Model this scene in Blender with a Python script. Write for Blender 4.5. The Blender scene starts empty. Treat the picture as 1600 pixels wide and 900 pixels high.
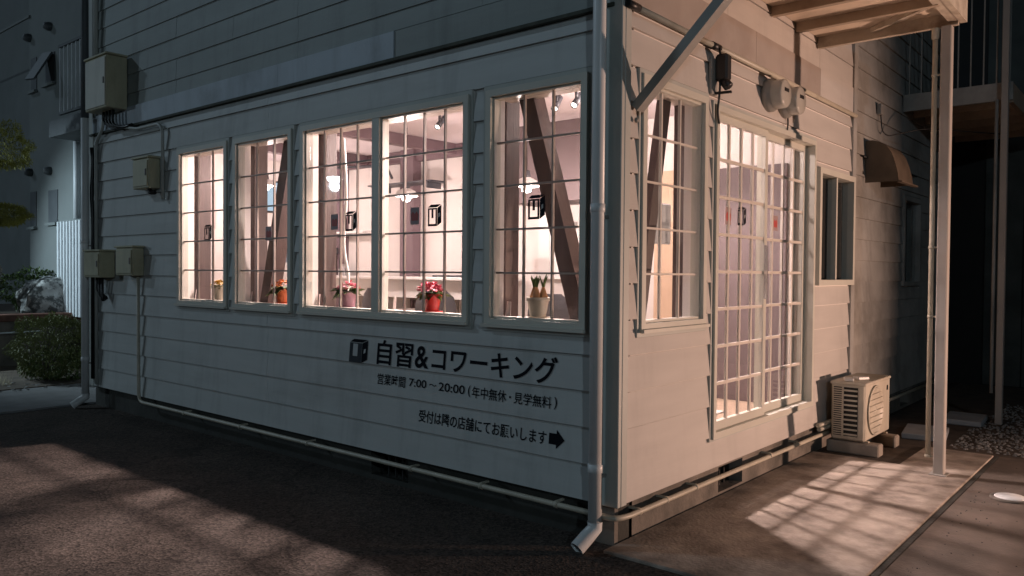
import bpy, bmesh, math, random
from mathutils import Vector, Matrix, Quaternion
random.seed(7)
S = bpy.context.scene
COL = S.collection
R = math.radians

# ---------------------------------------------------------------- camera
cam = bpy.data.cameras.new('camera'); cam_o = bpy.data.objects.new('camera', cam); COL.objects.link(cam_o)
cam.sensor_width = 36; cam.lens = 1236.13 / 1600 * 36; cam.clip_start = .05; cam.clip_end = 500
def cam_axes(yaw, pitch, roll):
    f = Vector((math.sin(yaw)*math.cos(pitch), math.cos(yaw)*math.cos(pitch), math.sin(pitch)))
    r = Vector((math.cos(yaw), -math.sin(yaw), 0)); u = r.cross(f)
    return math.cos(roll)*r + math.sin(roll)*u, -math.sin(roll)*r + math.cos(roll)*u, f
_r, _u, _f = cam_axes(-0.702356, -0.019839, 0.0081366)
cam_o.matrix_world = Matrix(((_r.x, _u.x, -_f.x, 2.20515), (_r.y, _u.y, -_f.y, -3.44915), (_r.z, _u.z, -_f.z, 1.42), (0, 0, 0, 1)))
S.camera = cam_o

# ---------------------------------------------------------------- night sky and a sun standing in for street light
W = bpy.data.worlds.new('World'); S.world = W; W.use_nodes = True
nt = W.node_tree; bg = nt.nodes['Background']
sky = nt.nodes.new('ShaderNodeTexSky'); sky.sky_type = 'NISHITA'; sky.sun_disc = False
sky.sun_elevation = R(29); sky.sun_rotation = R(239.5); sky.air_density = 1.2; sky.dust_density = .4; sky.ozone_density = 3
nt.links.new(sky.outputs[0], bg.inputs[0]); bg.inputs[1].default_value = 0.0005
sun = bpy.data.lights.new('street_sun', 'SUN'); sun.energy = .27; sun.angle = R(2.5); sun.color = (.60, .81, 1)  # cold sun lamp added in place of a nearby street light
sun_o = bpy.data.objects.new('street_sun', sun); COL.objects.link(sun_o)
sun_o.rotation_euler = Vector((1.7, 1.0, -1.1)).to_track_quat('-Z', 'Y').to_euler()
sun_o['kind'] = 'structure'

S.view_settings.view_transform = 'Standard'; S.view_settings.look = 'None'
S.view_settings.exposure = 0; S.view_settings.gamma = 1; S.view_settings.use_curve_mapping = False
c = S.cycles; c.use_denoising = True; c.max_bounces = 8; c.diffuse_bounces = 4; c.glossy_bounces = 4
c.transmission_bounces = 6; c.transparent_max_bounces = 24; c.sample_clamp_indirect = 4; c.caustics_reflective = False; c.caustics_refractive = False

# ---------------------------------------------------------------- materials
def mat(name, col, rough=.6, metal=0, var=.12, scale=6, bump=.0, bscale=60, spec=.5, dirt=None, dscale=1.4, dlo=.5, dhi=.75, stretch=(1, 1, 1), streak=0, emit=None, estr=0):
    m = bpy.data.materials.new(name); m.use_nodes = True; n = m.node_tree.nodes; l = m.node_tree.links
    b = n['Principled BSDF']; b.inputs['Roughness'].default_value = rough; b.inputs['Metallic'].default_value = metal
    b.inputs['Specular IOR Level'].default_value = spec
    tc = n.new('ShaderNodeTexCoord'); mp = n.new('ShaderNodeMapping'); mp.inputs['Scale'].default_value = stretch
    oi = n.new('ShaderNodeObjectInfo'); ad = n.new('ShaderNodeVectorMath'); ad.operation = 'ADD'
    sc = n.new('ShaderNodeVectorMath'); sc.operation = 'SCALE'; sc.inputs[3].default_value = 7.3
    l.new(tc.outputs['Object'], mp.inputs[0])
    l.new(oi.outputs['Location'], sc.inputs[0]); l.new(mp.outputs[0], ad.inputs[0]); l.new(sc.outputs[0], ad.inputs[1])
    nz = n.new('ShaderNodeTexNoise'); nz.inputs['Scale'].default_value = scale; nz.inputs['Detail'].default_value = 6
    l.new(ad.outputs[0], nz.inputs['Vector'])
    mr = n.new('ShaderNodeMapRange'); mr.inputs[1].default_value = .3; mr.inputs[2].default_value = .7
    mr.inputs[3].default_value = 1 - var; mr.inputs[4].default_value = 1 + var; l.new(nz.outputs[0], mr.inputs[0])
    mx = n.new('ShaderNodeVectorMath'); mx.operation = 'SCALE'; mx.inputs[0].default_value = col[:3]; l.new(mr.outputs[0], mx.inputs[3])
    out = mx.outputs[0]
    if dirt:
        dz = n.new('ShaderNodeTexNoise'); dz.inputs['Scale'].default_value = dscale; dz.inputs['Detail'].default_value = 8; dz.inputs['Roughness'].default_value = .65
        l.new(ad.outputs[0], dz.inputs['Vector'])
        dr = n.new('ShaderNodeMapRange'); dr.inputs[1].default_value = dlo; dr.inputs[2].default_value = dhi; l.new(dz.outputs[0], dr.inputs[0])
        mm = n.new('ShaderNodeMix'); mm.data_type = 'RGBA'; l.new(dr.outputs[0], mm.inputs[0]); l.new(out, mm.inputs[6]); mm.inputs[7].default_value = (*dirt, 1)
        out = mm.outputs[2]
    if streak:      # rain streaks and grime running down the face
        m3 = n.new('ShaderNodeMapping'); m3.inputs['Scale'].default_value = (4.5, 4.5, .6); l.new(tc.outputs['Object'], m3.inputs[0])
        sz = n.new('ShaderNodeTexNoise'); sz.inputs['Scale'].default_value = 1; sz.inputs['Detail'].default_value = 7; sz.inputs['Roughness'].default_value = .7; l.new(m3.outputs[0], sz.inputs['Vector'])
        sr = n.new('ShaderNodeMapRange'); sr.inputs[1].default_value = .50; sr.inputs[2].default_value = .78; sr.inputs[3].default_value = 1; sr.inputs[4].default_value = 1-streak; l.new(sz.outputs[0], sr.inputs[0])
        sv = n.new('ShaderNodeVectorMath'); sv.operation = 'SCALE'; l.new(out, sv.inputs[0]); l.new(sr.outputs[0], sv.inputs[3]); out = sv.outputs[0]
    l.new(out, b.inputs['Base Color'])
    if bump:
        bz = n.new('ShaderNodeTexNoise'); bz.inputs['Scale'].default_value = bscale; bz.inputs['Detail'].default_value = 5; l.new(ad.outputs[0], bz.inputs['Vector'])
        bp = n.new('ShaderNodeBump'); bp.inputs['Strength'].default_value = bump; bp.inputs['Distance'].default_value = .01
        l.new(bz.outputs[0], bp.inputs['Height']); l.new(bp.outputs[0], b.inputs['Normal'])
    if emit:
        b.inputs['Emission Color'].default_value = (*emit, 1); b.inputs['Emission Strength'].default_value = estr
    return m
M = {}
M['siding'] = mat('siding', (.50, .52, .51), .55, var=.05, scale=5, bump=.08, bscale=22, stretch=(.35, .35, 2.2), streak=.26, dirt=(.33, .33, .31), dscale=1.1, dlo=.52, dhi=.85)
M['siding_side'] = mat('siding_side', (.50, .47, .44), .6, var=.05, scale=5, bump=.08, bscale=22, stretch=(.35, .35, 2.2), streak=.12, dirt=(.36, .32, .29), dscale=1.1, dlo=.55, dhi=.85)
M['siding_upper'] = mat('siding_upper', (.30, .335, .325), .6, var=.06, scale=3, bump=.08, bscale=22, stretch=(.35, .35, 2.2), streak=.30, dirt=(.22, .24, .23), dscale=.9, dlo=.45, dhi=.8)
M['old_siding'] = mat('old_siding', (.36, .35, .33), .7, var=.10, scale=4, bump=.3, bscale=18, streak=.30, dirt=(.18, .17, .15), dscale=1.6, dlo=.45, dhi=.75)
M['flashing'] = mat('flashing', (.46, .52, .58), .6, 0, var=.08, scale=3, streak=.30, dirt=(.26, .28, .30), dscale=1.3, dlo=.55, dhi=.75)
M['fascia_brown'] = mat('fascia_brown', (.34, .295, .265), .65, var=.08, scale=4, dirt=(.26, .21, .18), dscale=1.2)
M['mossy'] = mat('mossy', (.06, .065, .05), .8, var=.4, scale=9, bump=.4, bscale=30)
M['frame'] = mat('frame', (.56, .545, .48), .42, var=.05, scale=4)
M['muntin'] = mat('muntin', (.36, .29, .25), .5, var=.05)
M['muntin_pale'] = mat('muntin_pale', (.64, .58, .52), .4, var=.03)  # paler copy of muntin, with the entrance side's lamp light in its colour
M['accent'] = mat('accent', (.12, .092, .094), .6, var=.1, scale=3)
M['trim'] = mat('trim', (.44, .455, .425), .5, var=.06, scale=3, dirt=(.26, .27, .25), dlo=.55)
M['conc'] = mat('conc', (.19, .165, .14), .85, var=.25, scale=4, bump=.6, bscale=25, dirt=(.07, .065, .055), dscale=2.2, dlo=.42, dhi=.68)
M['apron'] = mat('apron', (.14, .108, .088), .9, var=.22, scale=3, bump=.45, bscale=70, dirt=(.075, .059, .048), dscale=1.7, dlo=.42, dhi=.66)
M['conc_dark'] = mat('conc_dark', (.048, .046, .040), .9, var=.3, scale=4, bump=.6, bscale=25, dirt=(.035, .036, .03), dscale=2.2, dlo=.42, dhi=.68)  # dirty mossy concrete; shade on the front foundation is in this colour too
M['pad'] = mat('pad', (.44, .365, .305), .85, var=.16, scale=9, bump=.35, bscale=50, dirt=(.17, .135, .11), dscale=2.8, dlo=.42, dhi=.66)
M['pvc'] = mat('pvc', (.72, .73, .73), .38, streak=.15, var=.05, scale=3, dirt=(.42, .42, .40), dlo=.6)
M['pvc_cream'] = mat('pvc_cream', (.50, .46, .37), .45, var=.08, scale=5, dirt=(.32, .29, .23), dscale=3)
M['box'] = mat('box', (.50, .475, .33), .5, streak=.25, var=.06, scale=4, dirt=(.30, .27, .17), dscale=2)
M['box_grey'] = mat('box_grey', (.62, .61, .54), .5, streak=.25, var=.05)
M['black'] = mat('black', (.012, .012, .013), .45, var=.2)
M['ink'] = mat('ink', (.006, .007, .012), .8, var=.1, spec=.1)
M['ink_grey'] = mat('ink_grey', (.05, .055, .065), .8, var=.1, spec=.1)
M['ink_light'] = mat('ink_light', (.45, .47, .47), .6, var=.05)
M['wood'] = mat('wood', (.072, .047, .043), .55, var=.25, scale=5, bump=.2, bscale=30, stretch=(4, 4, .4))
M['mauve'] = mat('mauve', (.17, .12, .135), .6, var=.08, scale=3)
M['plaster'] = mat('plaster', (.76, .72, .69), .8, var=.02, scale=4)
M['ceiling'] = mat('ceiling', (.70, .64, .66), .8, var=.03, scale=3)
M['floor'] = mat('floor', (.36, .27, .20), .45, var=.15, scale=4, stretch=(1, 6, 1))
M['white'] = mat('white', (.78, .77, .75), .4, var=.02)
M['grey_plastic'] = mat('grey_plastic', (.055, .058, .068), .5, var=.05)
M['chrome'] = mat('chrome', (.7, .7, .7), .25, .9, var=.03)
M['canopy'] = mat('canopy', (.52, .46, .38), .7, var=.15, scale=5, bump=.2, bscale=30, dirt=(.20, .15, .11), dscale=3, dlo=.5, dhi=.75)
M['soffit'] = mat('soffit', (.66, .55, .44), .7, var=.10, scale=5, dirt=(.42, .33, .25), dscale=2.4, dlo=.55, dhi=.8)
M['joist'] = mat('joist', (.42, .34, .26), .7, var=.2, scale=6, dirt=(.25, .18, .13), dscale=3)
M['post'] = mat('post', (.36, .335, .31), .5, var=.08, scale=4, dirt=(.33, .28, .24), dscale=2)
M['brace'] = mat('brace', (.30, .29, .27), .5, var=.1)
M['ac'] = mat('ac', (.58, .53, .44), .45, streak=.2, var=.05, dirt=(.40, .35, .28), dscale=3)
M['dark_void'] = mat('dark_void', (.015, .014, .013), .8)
M['backdrop'] = mat('backdrop', (.06, .065, .06), .9, var=.3, scale=3)
M['meter_glass'] = mat('meter_glass', (.42, .40, .36), .12, var=.04)
M['meter_base'] = mat('meter_base', (.28, .27, .25), .5)
M['leaf'] = mat('leaf', (.075, .12, .03), .5, var=.35, scale=12)
M['leaf_dark'] = mat('leaf_dark', (.17, .19, .065), .55, var=.4, scale=9)
M['leaf_yellow'] = mat('leaf_yellow', (.20, .20, .05), .55, var=.35, scale=9)
M['pine'] = mat('pine', (.36, .34, .08), .6, var=.4, scale=5)
M['bark'] = mat('bark', (.16, .14, .12), .9, var=.3, scale=9, bump=.6)
M['dry_grass'] = mat('dry_grass', (.30, .25, .15), .8, var=.3)
M['rock'] = mat('rock', (.56, .56, .55), .8, var=.25, scale=4, bump=.8, bscale=9, dirt=(.12, .125, .125), dscale=6.5, dlo=.46, dhi=.55)
M['gravel'] = mat('gravel', (.20, .20, .195), .8, var=.35, scale=20)
M['soil'] = mat('soil', (.085, .065, .05), .95, var=.35, scale=6, bump=.6, bscale=30)
M['apart'] = mat('apart', (.19, .21, .21), .8, var=.08, scale=2, dirt=(.20, .21, .21), dscale=.7)
M['apart_dark'] = mat('apart_dark', (.09, .10, .11), .6)
M['rust'] = mat('rust', (.16, .07, .05), .8, var=.35, scale=7)
M['rust_brown'] = mat('rust_brown', (.13, .095, .065), .8, var=.25, scale=6)
M['zinc'] = mat('zinc', (.66, .69, .72), .5, var=.05)
M['path'] = mat('path', (.22, .22, .225), .9, var=.15, scale=5, bump=.3, bscale=40)
M['terracotta'] = mat('terracotta', (.55, .13, .04), .5, var=.1)
M['red_pot'] = mat('red_pot', (.50, .025, .02), .35, var=.05)
M['cream_pot'] = mat('cream_pot', (.55, .48, .38), .4, var=.05)
M['mauve_pot'] = mat('mauve_pot', (.36, .20, .24), .4, var=.05)
M['petal_yellow'] = mat('petal_yellow', (.60, .36, .03), .5, var=.2)
M['petal_orange'] = mat('petal_orange', (.62, .20, .06), .5, var=.2)
M['petal_pink'] = mat('petal_pink', (.62, .20, .26), .5, var=.2)
M['petal_rose'] = mat('petal_rose', (.66, .09, .17), .5, var=.25)
M['bulb'] = mat('bulb', (.40, .20, .08), .5, var=.25)
M['sticker'] = mat('sticker', (.34, .24, .24), .5)
M['sticker_red'] = mat('sticker_red', (.42, .05, .04), .5)
M['card'] = mat('card', (.62, .52, .50), .6, var=.05)
M['print'] = mat('print', (.16, .20, .24), .6, var=.5, scale=30)
M['blue'] = mat('blue', (.10, .22, .38), .4)
M['peach'] = mat('peach', (.62, .45, .32), .6, var=.04)
M['block'] = mat('block', (.30, .26, .22), .9, var=.15, scale=8, bump=.5, bscale=40)
M['paver'] = mat('paver', (.36, .38, .40), .9, var=.12, scale=6, bump=.3)
M['lamp_glow'] = mat('lamp_glow', (.8, .8, .8), .4, emit=(1, .86, .72), estr=3.5)
M['spot_glow'] = mat('spot_glow', (.8, .8, .8), .4, emit=(1, .85, .72), estr=12)
M['street_glow'] = mat('street_glow', (.8, .8, .8), .4, emit=(.80, .92, 1), estr=60)
M['flood_glow'] = mat('flood_glow', (.8, .8, .8), .4, emit=(1, .72, .5), estr=20)
M['glow_panel'] = mat('glow_panel', (.05, .05, .05), .3, emit=(.50, .72, .90), estr=.9)

def asphalt():
    m = mat('asphalt', (.066, .052, .044), .92, var=.25, scale=1.3, spec=.25, dirt=(.042, .034, .030), dscale=.9, dlo=.45, dhi=.7)
    n = m.node_tree.nodes; l = m.node_tree.links; b = n['Principled BSDF']
    src = b.inputs['Base Color'].links[0].from_socket
    tc = n.new('ShaderNodeTexCoord')
    v = n.new('ShaderNodeTexVoronoi'); v.inputs['Scale'].default_value = 75; l.new(tc.outputs['Object'], v.inputs['Vector'])
    mr = n.new('ShaderNodeMapRange'); mr.inputs[1].default_value = 0; mr.inputs[2].default_value = .9; mr.inputs[3].default_value = .35; mr.inputs[4].default_value = 1.9
    l.new(v.outputs['Color'], mr.inputs[0])
    sc = n.new('ShaderNodeVectorMath'); sc.operation = 'SCALE'; l.new(src, sc.inputs[0]); l.new(mr.outputs[0], sc.inputs[3])
    # hairline cracks
    vc = n.new('ShaderNodeTexVoronoi'); vc.feature = 'DISTANCE_TO_EDGE'; vc.inputs['Scale'].default_value = .45
    nz = n.new('ShaderNodeTexNoise'); nz.inputs['Scale'].default_value = 2.5; nz.inputs['Detail'].default_value = 6
    ad = n.new('ShaderNodeVectorMath'); ad.operation = 'ADD'
    sk = n.new('ShaderNodeVectorMath'); sk.operation = 'SCALE'; sk.inputs[3].default_value = .5
    l.new(tc.outputs['Object'], nz.inputs['Vector']); l.new(nz.outputs['Color'], sk.inputs[0]); l.new(tc.outputs['Object'], ad.inputs[0]); l.new(sk.outputs[0], ad.inputs[1]); l.new(ad.outputs[0], vc.inputs['Vector'])
    cr = n.new('ShaderNodeMapRange'); cr.inputs[1].default_value = 0; cr.inputs[2].default_value = .008; cr.inputs[3].default_value = .6; cr.inputs[4].default_value = 1; l.new(vc.outputs['Distance'], cr.inputs[0])
    s2 = n.new('ShaderNodeVectorMath'); s2.operation = 'SCALE'; l.new(sc.outputs[0], s2.inputs[0]); l.new(cr.outputs[0], s2.inputs[3])
    l.new(s2.outputs[0], b.inputs['Base Color'])
    bp = n.new('ShaderNodeBump'); bp.inputs['Strength'].default_value = .7; bp.inputs['Distance'].default_value = .006
    l.new(v.outputs['Distance'], bp.inputs['Height']); l.new(bp.outputs[0], b.inputs['Normal'])
    return m
M['asphalt'] = asphalt()
def glass():
    m = bpy.data.materials.new('glass'); m.use_nodes = True; n = m.node_tree.nodes; l = m.node_tree.links
    n.remove(n['Principled BSDF']); o = n['Material Output']
    t = n.new('ShaderNodeBsdfTransparent'); t.inputs[0].default_value = (.95, .96, .96, 1)
    g = n.new('ShaderNodeBsdfGlossy'); g.inputs['Roughness'].default_value = .015
    lw = n.new('ShaderNodeLayerWeight'); pw = n.new('ShaderNodeMath'); pw.operation = 'POWER'; pw.inputs[1].default_value = 5; l.new(lw.outputs['Facing'], pw.inputs[0])
    f = n.new('ShaderNodeMapRange'); f.inputs[3].default_value = .035; f.inputs[4].default_value = .9; l.new(pw.outputs[0], f.inputs[0])
    mx = n.new('ShaderNodeMixShader'); l.new(f.outputs[0], mx.inputs[0]); l.new(t.outputs[0], mx.inputs[1]); l.new(g.outputs[0], mx.inputs[2]); l.new(mx.outputs[0], o.inputs[0])
    return m
M['glass'] = glass()

# ---------------------------------------------------------------- helpers
def origin(o):
    v = Vector((0, 0, 0))
    while o is not None: v += o.location; o = o.parent
    return v
class MB:
    def __init__(s): s.v = []; s.f = []; s.sm = []
    def add(s, vs, fs, smooth=False):
        k = len(s.v); s.v += [tuple(x) for x in vs]; s.f += [tuple(i + k for i in q) for q in fs]; s.sm += [smooth]*len(fs); return s
    def box(s, x0, x1, y0, y1, z0, z1):
        return s.add([(x0,y0,z0),(x1,y0,z0),(x1,y1,z0),(x0,y1,z0),(x0,y0,z1),(x1,y0,z1),(x1,y1,z1),(x0,y1,z1)],
            [(0,3,2,1),(4,5,6,7),(0,1,5,4),(1,2,6,5),(2,3,7,6),(3,0,4,7)])
    def bbox(s, x0, x1, y0, y1, z0, z1, b=.005):      # box with chamfered edges
        bm = bmesh.new(); bmesh.ops.create_cube(bm, size=1)
        for v in bm.verts: v.co = ((x0+x1)/2 + v.co.x*(x1-x0), (y0+y1)/2 + v.co.y*(y1-y0), (z0+z1)/2 + v.co.z*(z1-z0))
        bmesh.ops.bevel(bm, geom=bm.edges[:], offset=b, segments=1, affect='EDGES')
        bm.verts.index_update(); s.add([v.co[:] for v in bm.verts], [tuple(v.index for v in f.verts) for f in bm.faces]); bm.free(); return s
    def beam(s, p, q, w, h, up=(0, 0, 1)):            # oriented bar
        p, q = Vector(p), Vector(q); d = (q-p).normalized(); u = Vector(up); a = d.cross(u).normalized(); u = a.cross(d)
        a *= w/2; u *= h/2
        vs = [x + i*a + j*u for x in (p, q) for i, j in ((-1,-1),(1,-1),(1,1),(-1,1))]
        return s.add(vs, [(0,1,2,3),(7,6,5,4),(0,4,5,1),(1,5,6,2),(2,6,7,3),(3,7,4,0)])
    def tube(s, pts, r, n=10, caps=True):
        pts = [Vector(p) for p in pts]; rr = r if isinstance(r, (list, tuple)) else [r]*len(pts)
        d0 = (pts[1]-pts[0]).normalized(); a = d0.orthogonal().normalized(); k0 = len(s.v); vs = []
        for i, p in enumerate(pts):
            if i == 0: d = d0
            elif i == len(pts)-1: d = (pts[-1]-pts[-2]).normalized()
            else: d = ((pts[i]-pts[i-1]).normalized() + (pts[i+1]-pts[i]).normalized()).normalized()
            a = (a - d*a.dot(d)).normalized(); b = d.cross(a)
            vs += [p + rr[i]*(math.cos(t)*a + math.sin(t)*b) for t in (2*math.pi*j/n for j in range(n))]
        fs = [(i*n+j, i*n+(j+1) % n, (i+1)*n+(j+1) % n, (i+1)*n+j) for i in range(len(pts)-1) for j in range(n)]
        s.add(vs, fs, True)
        if caps:
            k = len(s.v) - len(vs)
            s.f += [tuple(k+j for j in reversed(range(n))), tuple(k+(len(pts)-1)*n+j for j in range(n))]; s.sm += [False, False]
        return s
    def lathe(s, prof, c=(0, 0, 0), n=20, axis=(0, 0, 1)):
        q = Vector((0, 0, 1)).rotation_difference(Vector(axis)); c = Vector(c)
        vs = [c + q @ Vector((r*math.cos(2*math.pi*j/n), r*math.sin(2*math.pi*j/n), z)) for r, z in prof for j in range(n)]
        fs = [(i*n+j, i*n+(j+1) % n, (i+1)*n+(j+1) % n, (i+1)*n+j) for i in range(len(prof)-1) for j in range(n)]
        s.add(vs, fs, True); return s
    def quad(s, a, b, c, d): return s.add([a, b, c, d], [(0, 1, 2, 3)])
    def build(s, name, m, parent=None, smooth=None):
        me = bpy.data.meshes.new(name); o0 = origin(parent)
        me.from_pydata([tuple(Vector(v)-o0) for v in s.v], [], s.f); me.update()
        me.polygons.foreach_set('use_smooth', s.sm if smooth is None else [smooth]*len(s.f))
        me.materials.append(M[m] if isinstance(m, str) else m)
        o = bpy.data.objects.new(name, me); COL.objects.link(o); o.parent = parent
        return o
def tag(o, label, cat, group=None):
    o['label'] = label; o['category'] = cat
    if group: o['group'] = group
    return o
def struct(o, kind='structure'): o['kind'] = kind; return o
def thing(name, loc, label, cat, group=None):
    o = bpy.data.objects.new(name, None); o.empty_display_size = .1; COL.objects.link(o); o.location = loc; return tag(o, label, cat, group)
def copy_tree(o, parent=None):
    k = o.copy(); COL.objects.link(k); k.parent = parent
    for ch in list(o.children): copy_tree(ch, k)
    return k
def piece(src, name, loc, parent):
    o = bpy.data.objects.new(name, src); COL.objects.link(o); o.parent = parent; o.location = Vector(loc) - origin(parent); return o
def smooth_path(pts, r=.05, n=4):
    out = [Vector(pts[0])]
    for i in range(1, len(pts)-1):
        p, a, b = Vector(pts[i]), Vector(pts[i-1]), Vector(pts[i+1])
        ra = min(r, (p-a).length*.45, (b-p).length*.45); A = p + (a-p).normalized()*ra; B = p + (b-p).normalized()*ra
        for k in range(n+1):
            t = k/n; out.append((1-t)**2*A + 2*t*(1-t)*p + t*t*B)
    out.append(Vector(pts[-1])); return out
def lamp(name, kind, loc, energy, color, parent, radius=.05, target=None, cone=90, blend=.6):
    L = bpy.data.lights.new(name, kind); L.energy = energy; L.color = color; L.shadow_soft_size = radius
    o = bpy.data.objects.new(name, L); COL.objects.link(o); o.parent = parent; o.location = Vector(loc)-origin(parent)
    if kind == 'SPOT':
        L.spot_size = R(cone); L.spot_blend = blend; o.rotation_euler = (Vector(target)-Vector(loc)).to_track_quat('-Z', 'Y').to_euler()
    return o

# wall maps: (along, out, z) -> world
FRONT = lambda s, o, z: (s, -o, z)
SIDE = lambda s, o, z: (o, s, z)
def cells(s0, s1, z0, z1, openings):
    cuts = sorted({s0, s1, *[min(max(v, s0), s1) for op in openings for v in op[:2]]})
    res = []
    for a, b in zip(cuts, cuts[1:]):
        if b-a < 1e-6: continue
        mid = (a+b)/2; zs = [(z0, z1)]
        for o in openings:
            if o[0] < mid < o[1]:
                nz = []
                for p, q in zs:
                    if o[2] > p: nz.append((p, min(q, o[2])))
                    if o[3] < q: nz.append((max(p, o[3]), q))
                zs = [t for t in nz if t[1]-t[0] > 1e-4]
        if res and res[-1][1] == a and res[-1][2] == zs: res[-1] = (res[-1][0], b, zs)
        else: res.append((a, b, zs))
    return [(a, b, p, q) for a, b, zs in res for p, q in zs]
def slab_cells(mp, s0, s1, z0, z1, out, inn, openings, name, m, parent):
    mb = MB()
    for a, b, p, q in cells(s0, s1, z0, z1, openings):
        x = [mp(a, inn, p), mp(b, out, q)]
        mb.box(min(x[0][0], x[1][0]), max(x[0][0], x[1][0]), min(x[0][1], x[1][1]), max(x[0][1], x[1][1]), p, q)
    return mb.build(name, m, parent) if mb.v else None
def siding(mp, s0, s1, levels, openings, m, parent, joints=(), base=.003, tilt=.017, gap=.0035, flip=False):
    for z0, z1 in zip(levels, levels[1:]):
        js = [s0, *[j + random.uniform(-.004, .004) for j in joints], s1]
        for a0, b0 in zip(js, js[1:]):
            mb = MB(); w = random.uniform(-.0012, .0012); g = .0012
            zb = z0 + gap
            of = lambda z: base + w + tilt*(z1-z)/(z1-z0)
            last = None
            for a, b, p, q in cells(a0+g, b0-g, zb, z1, openings):
                if last is not None and a > last + 1e-6:
                    mb.build('siding_board', m, parent); mb = MB()
                last = b
                P = [mp(a, 0, p), mp(b, 0, p), mp(b, of(p), p), mp(a, of(p), p), mp(a, 0, q), mp(b, 0, q), mp(b, of(q), q), mp(a, of(q), q)]
                mb.add(P, [(0,1,2,3),(7,6,5,4),(3,2,6,7),(0,3,7,4),(2,1,5,6)])
            if mb.v: mb.build('siding_board', m, parent)

# ================================================================ ground
struct(MB().add([(-60,-60,0),(60,-60,0),(60,60,0),(-60,60,0)], [(0,1,2,3)]).build('asphalt_ground', 'asphalt'))
pad = MB().bbox(-.01, 1.105, -.10, 2.90, -.05, .016, .005).bbox(.62, 1.105, 2.906, 3.72, -.05, .014, .005)
struct(pad.build('concrete_pad', 'pad'))
struct(MB().add([(0,2.9,.004),(3.4,3.1,.004),(7,9,.004),(0,12,.004)], [(0,1,2,3)]).build('bare_soil_ground', 'soil'))
struct(MB().add([(1.146,-.75,.005),(9,-1.6,.005),(9,4.2,.005),(1.146,3.74,.005)], [(0,1,2,3)]).build('side_apron', 'apron'))
struct(MB().bbox(1.110, 1.142, -.12, 3.74, -.05, .006, .003).build('pad_edging', 'conc_dark'))
struct(MB().box(-8.05, -6.52, -6, 6, -.05, .02).build('concrete_path', 'path'))
struct(MB().box(-16, -8.05, -8, 6, -.05, .03).build('garden_ground', 'soil'))

# ================================================================ building
B = thing('clapboard_building', (0, 0, 0), 'pale grey clapboard building with glowing grid windows and black lettering', 'building')
LV = [.215, .408, .602, .794, .985, 1.172, 1.361, 1.552, 1.745, 1.936, 2.118, 2.305, 2.493, 2.685, 2.776]
UP = [2.976, 3.10, 3.284, 3.468, 3.652, 3.836, 4.02, 4.204, 4.388, 4.572, 4.756, 4.94]
XL = -6.49; YE = 3.74
GZ0, GZ1 = 1.155, 2.428
WINS = [(-4.525, -3.786, 3), (-3.606, -2.881, 3), (-.859, -.224, 3)]
front_op = [(-4.59, -3.72, 1.078, 2.50), (-3.672, -2.814, 1.078, 2.50), (-2.756, -1.006, 1.078, 2.50), (-.926, -.158, 1.078, 2.50)]
core_front = [(a+.045, b-.045, 1.125, 2.458) for a, b, _, _ in front_op]
side_op = [(.155, .955, 1.078, 2.50), (1.01, 2.775, .385, 2.475), (2.80, 3.70, 1.325, 2.275)]
core_side = [(.20, .91, 1.125, 2.458), (1.05, 2.735, .42, 2.44), (2.85, 3.65, 1.37, 2.225)]
# masonry foundation with crawl-space vents
fv = [(-2.01, -1.64, .03, .19)]
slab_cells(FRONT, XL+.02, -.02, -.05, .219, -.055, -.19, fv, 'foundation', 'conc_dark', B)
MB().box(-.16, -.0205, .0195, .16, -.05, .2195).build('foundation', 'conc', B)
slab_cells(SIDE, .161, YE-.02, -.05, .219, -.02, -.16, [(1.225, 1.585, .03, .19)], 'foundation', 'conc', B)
# wall cores
slab_cells(FRONT, XL+.01, -.01, .22, 5.0, .0, -.12, core_front, 'front_wall', 'plaster', B)
slab_cells(SIDE, .121, YE, .22, 5.0, .0, -.12, core_side, 'side_wall', 'plaster', B)
MB().box(XL+.01, XL+.11, .121, YE, .22, 5.0).build('gable_wall', 'plaster', B)
MB().box(XL+.111, -.121, 2.62, 2.72, .22, 5.0).build('back_room_wall', 'plaster', B)
MB().box(XL+.01, -.121, YE-.1, YE, .0, 5.0).build('rear_wall', 'plaster', B)
MB().box(XL+.111, -.121, .121, 2.619, .30, .40).build('room_floor', 'floor', B)
MB().box(XL+.111, -.121, .121, 2.619, 2.77, 2.87).build('room_ceiling', 'ceiling', B)
MB().box(XL-.15, .15, -.15, YE+.2, 5.0, 5.2).build('roof', 'old_siding', B)
# siding
siding(FRONT, XL+.16, -.095, LV, front_op, 'siding', B, joints=(-3.17,))
siding(SIDE, .062, YE-.09, LV, side_op, 'siding_side', B, joints=(), gap=.007)
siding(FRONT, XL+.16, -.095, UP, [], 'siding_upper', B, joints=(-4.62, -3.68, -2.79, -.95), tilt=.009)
siding(SIDE, .062, YE-.09, [3.21, 3.4, 3.6, 3.8, 4.0, 4.2, 4.4, 4.6, 4.8, 5.0], [], 'siding_side', B)
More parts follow.
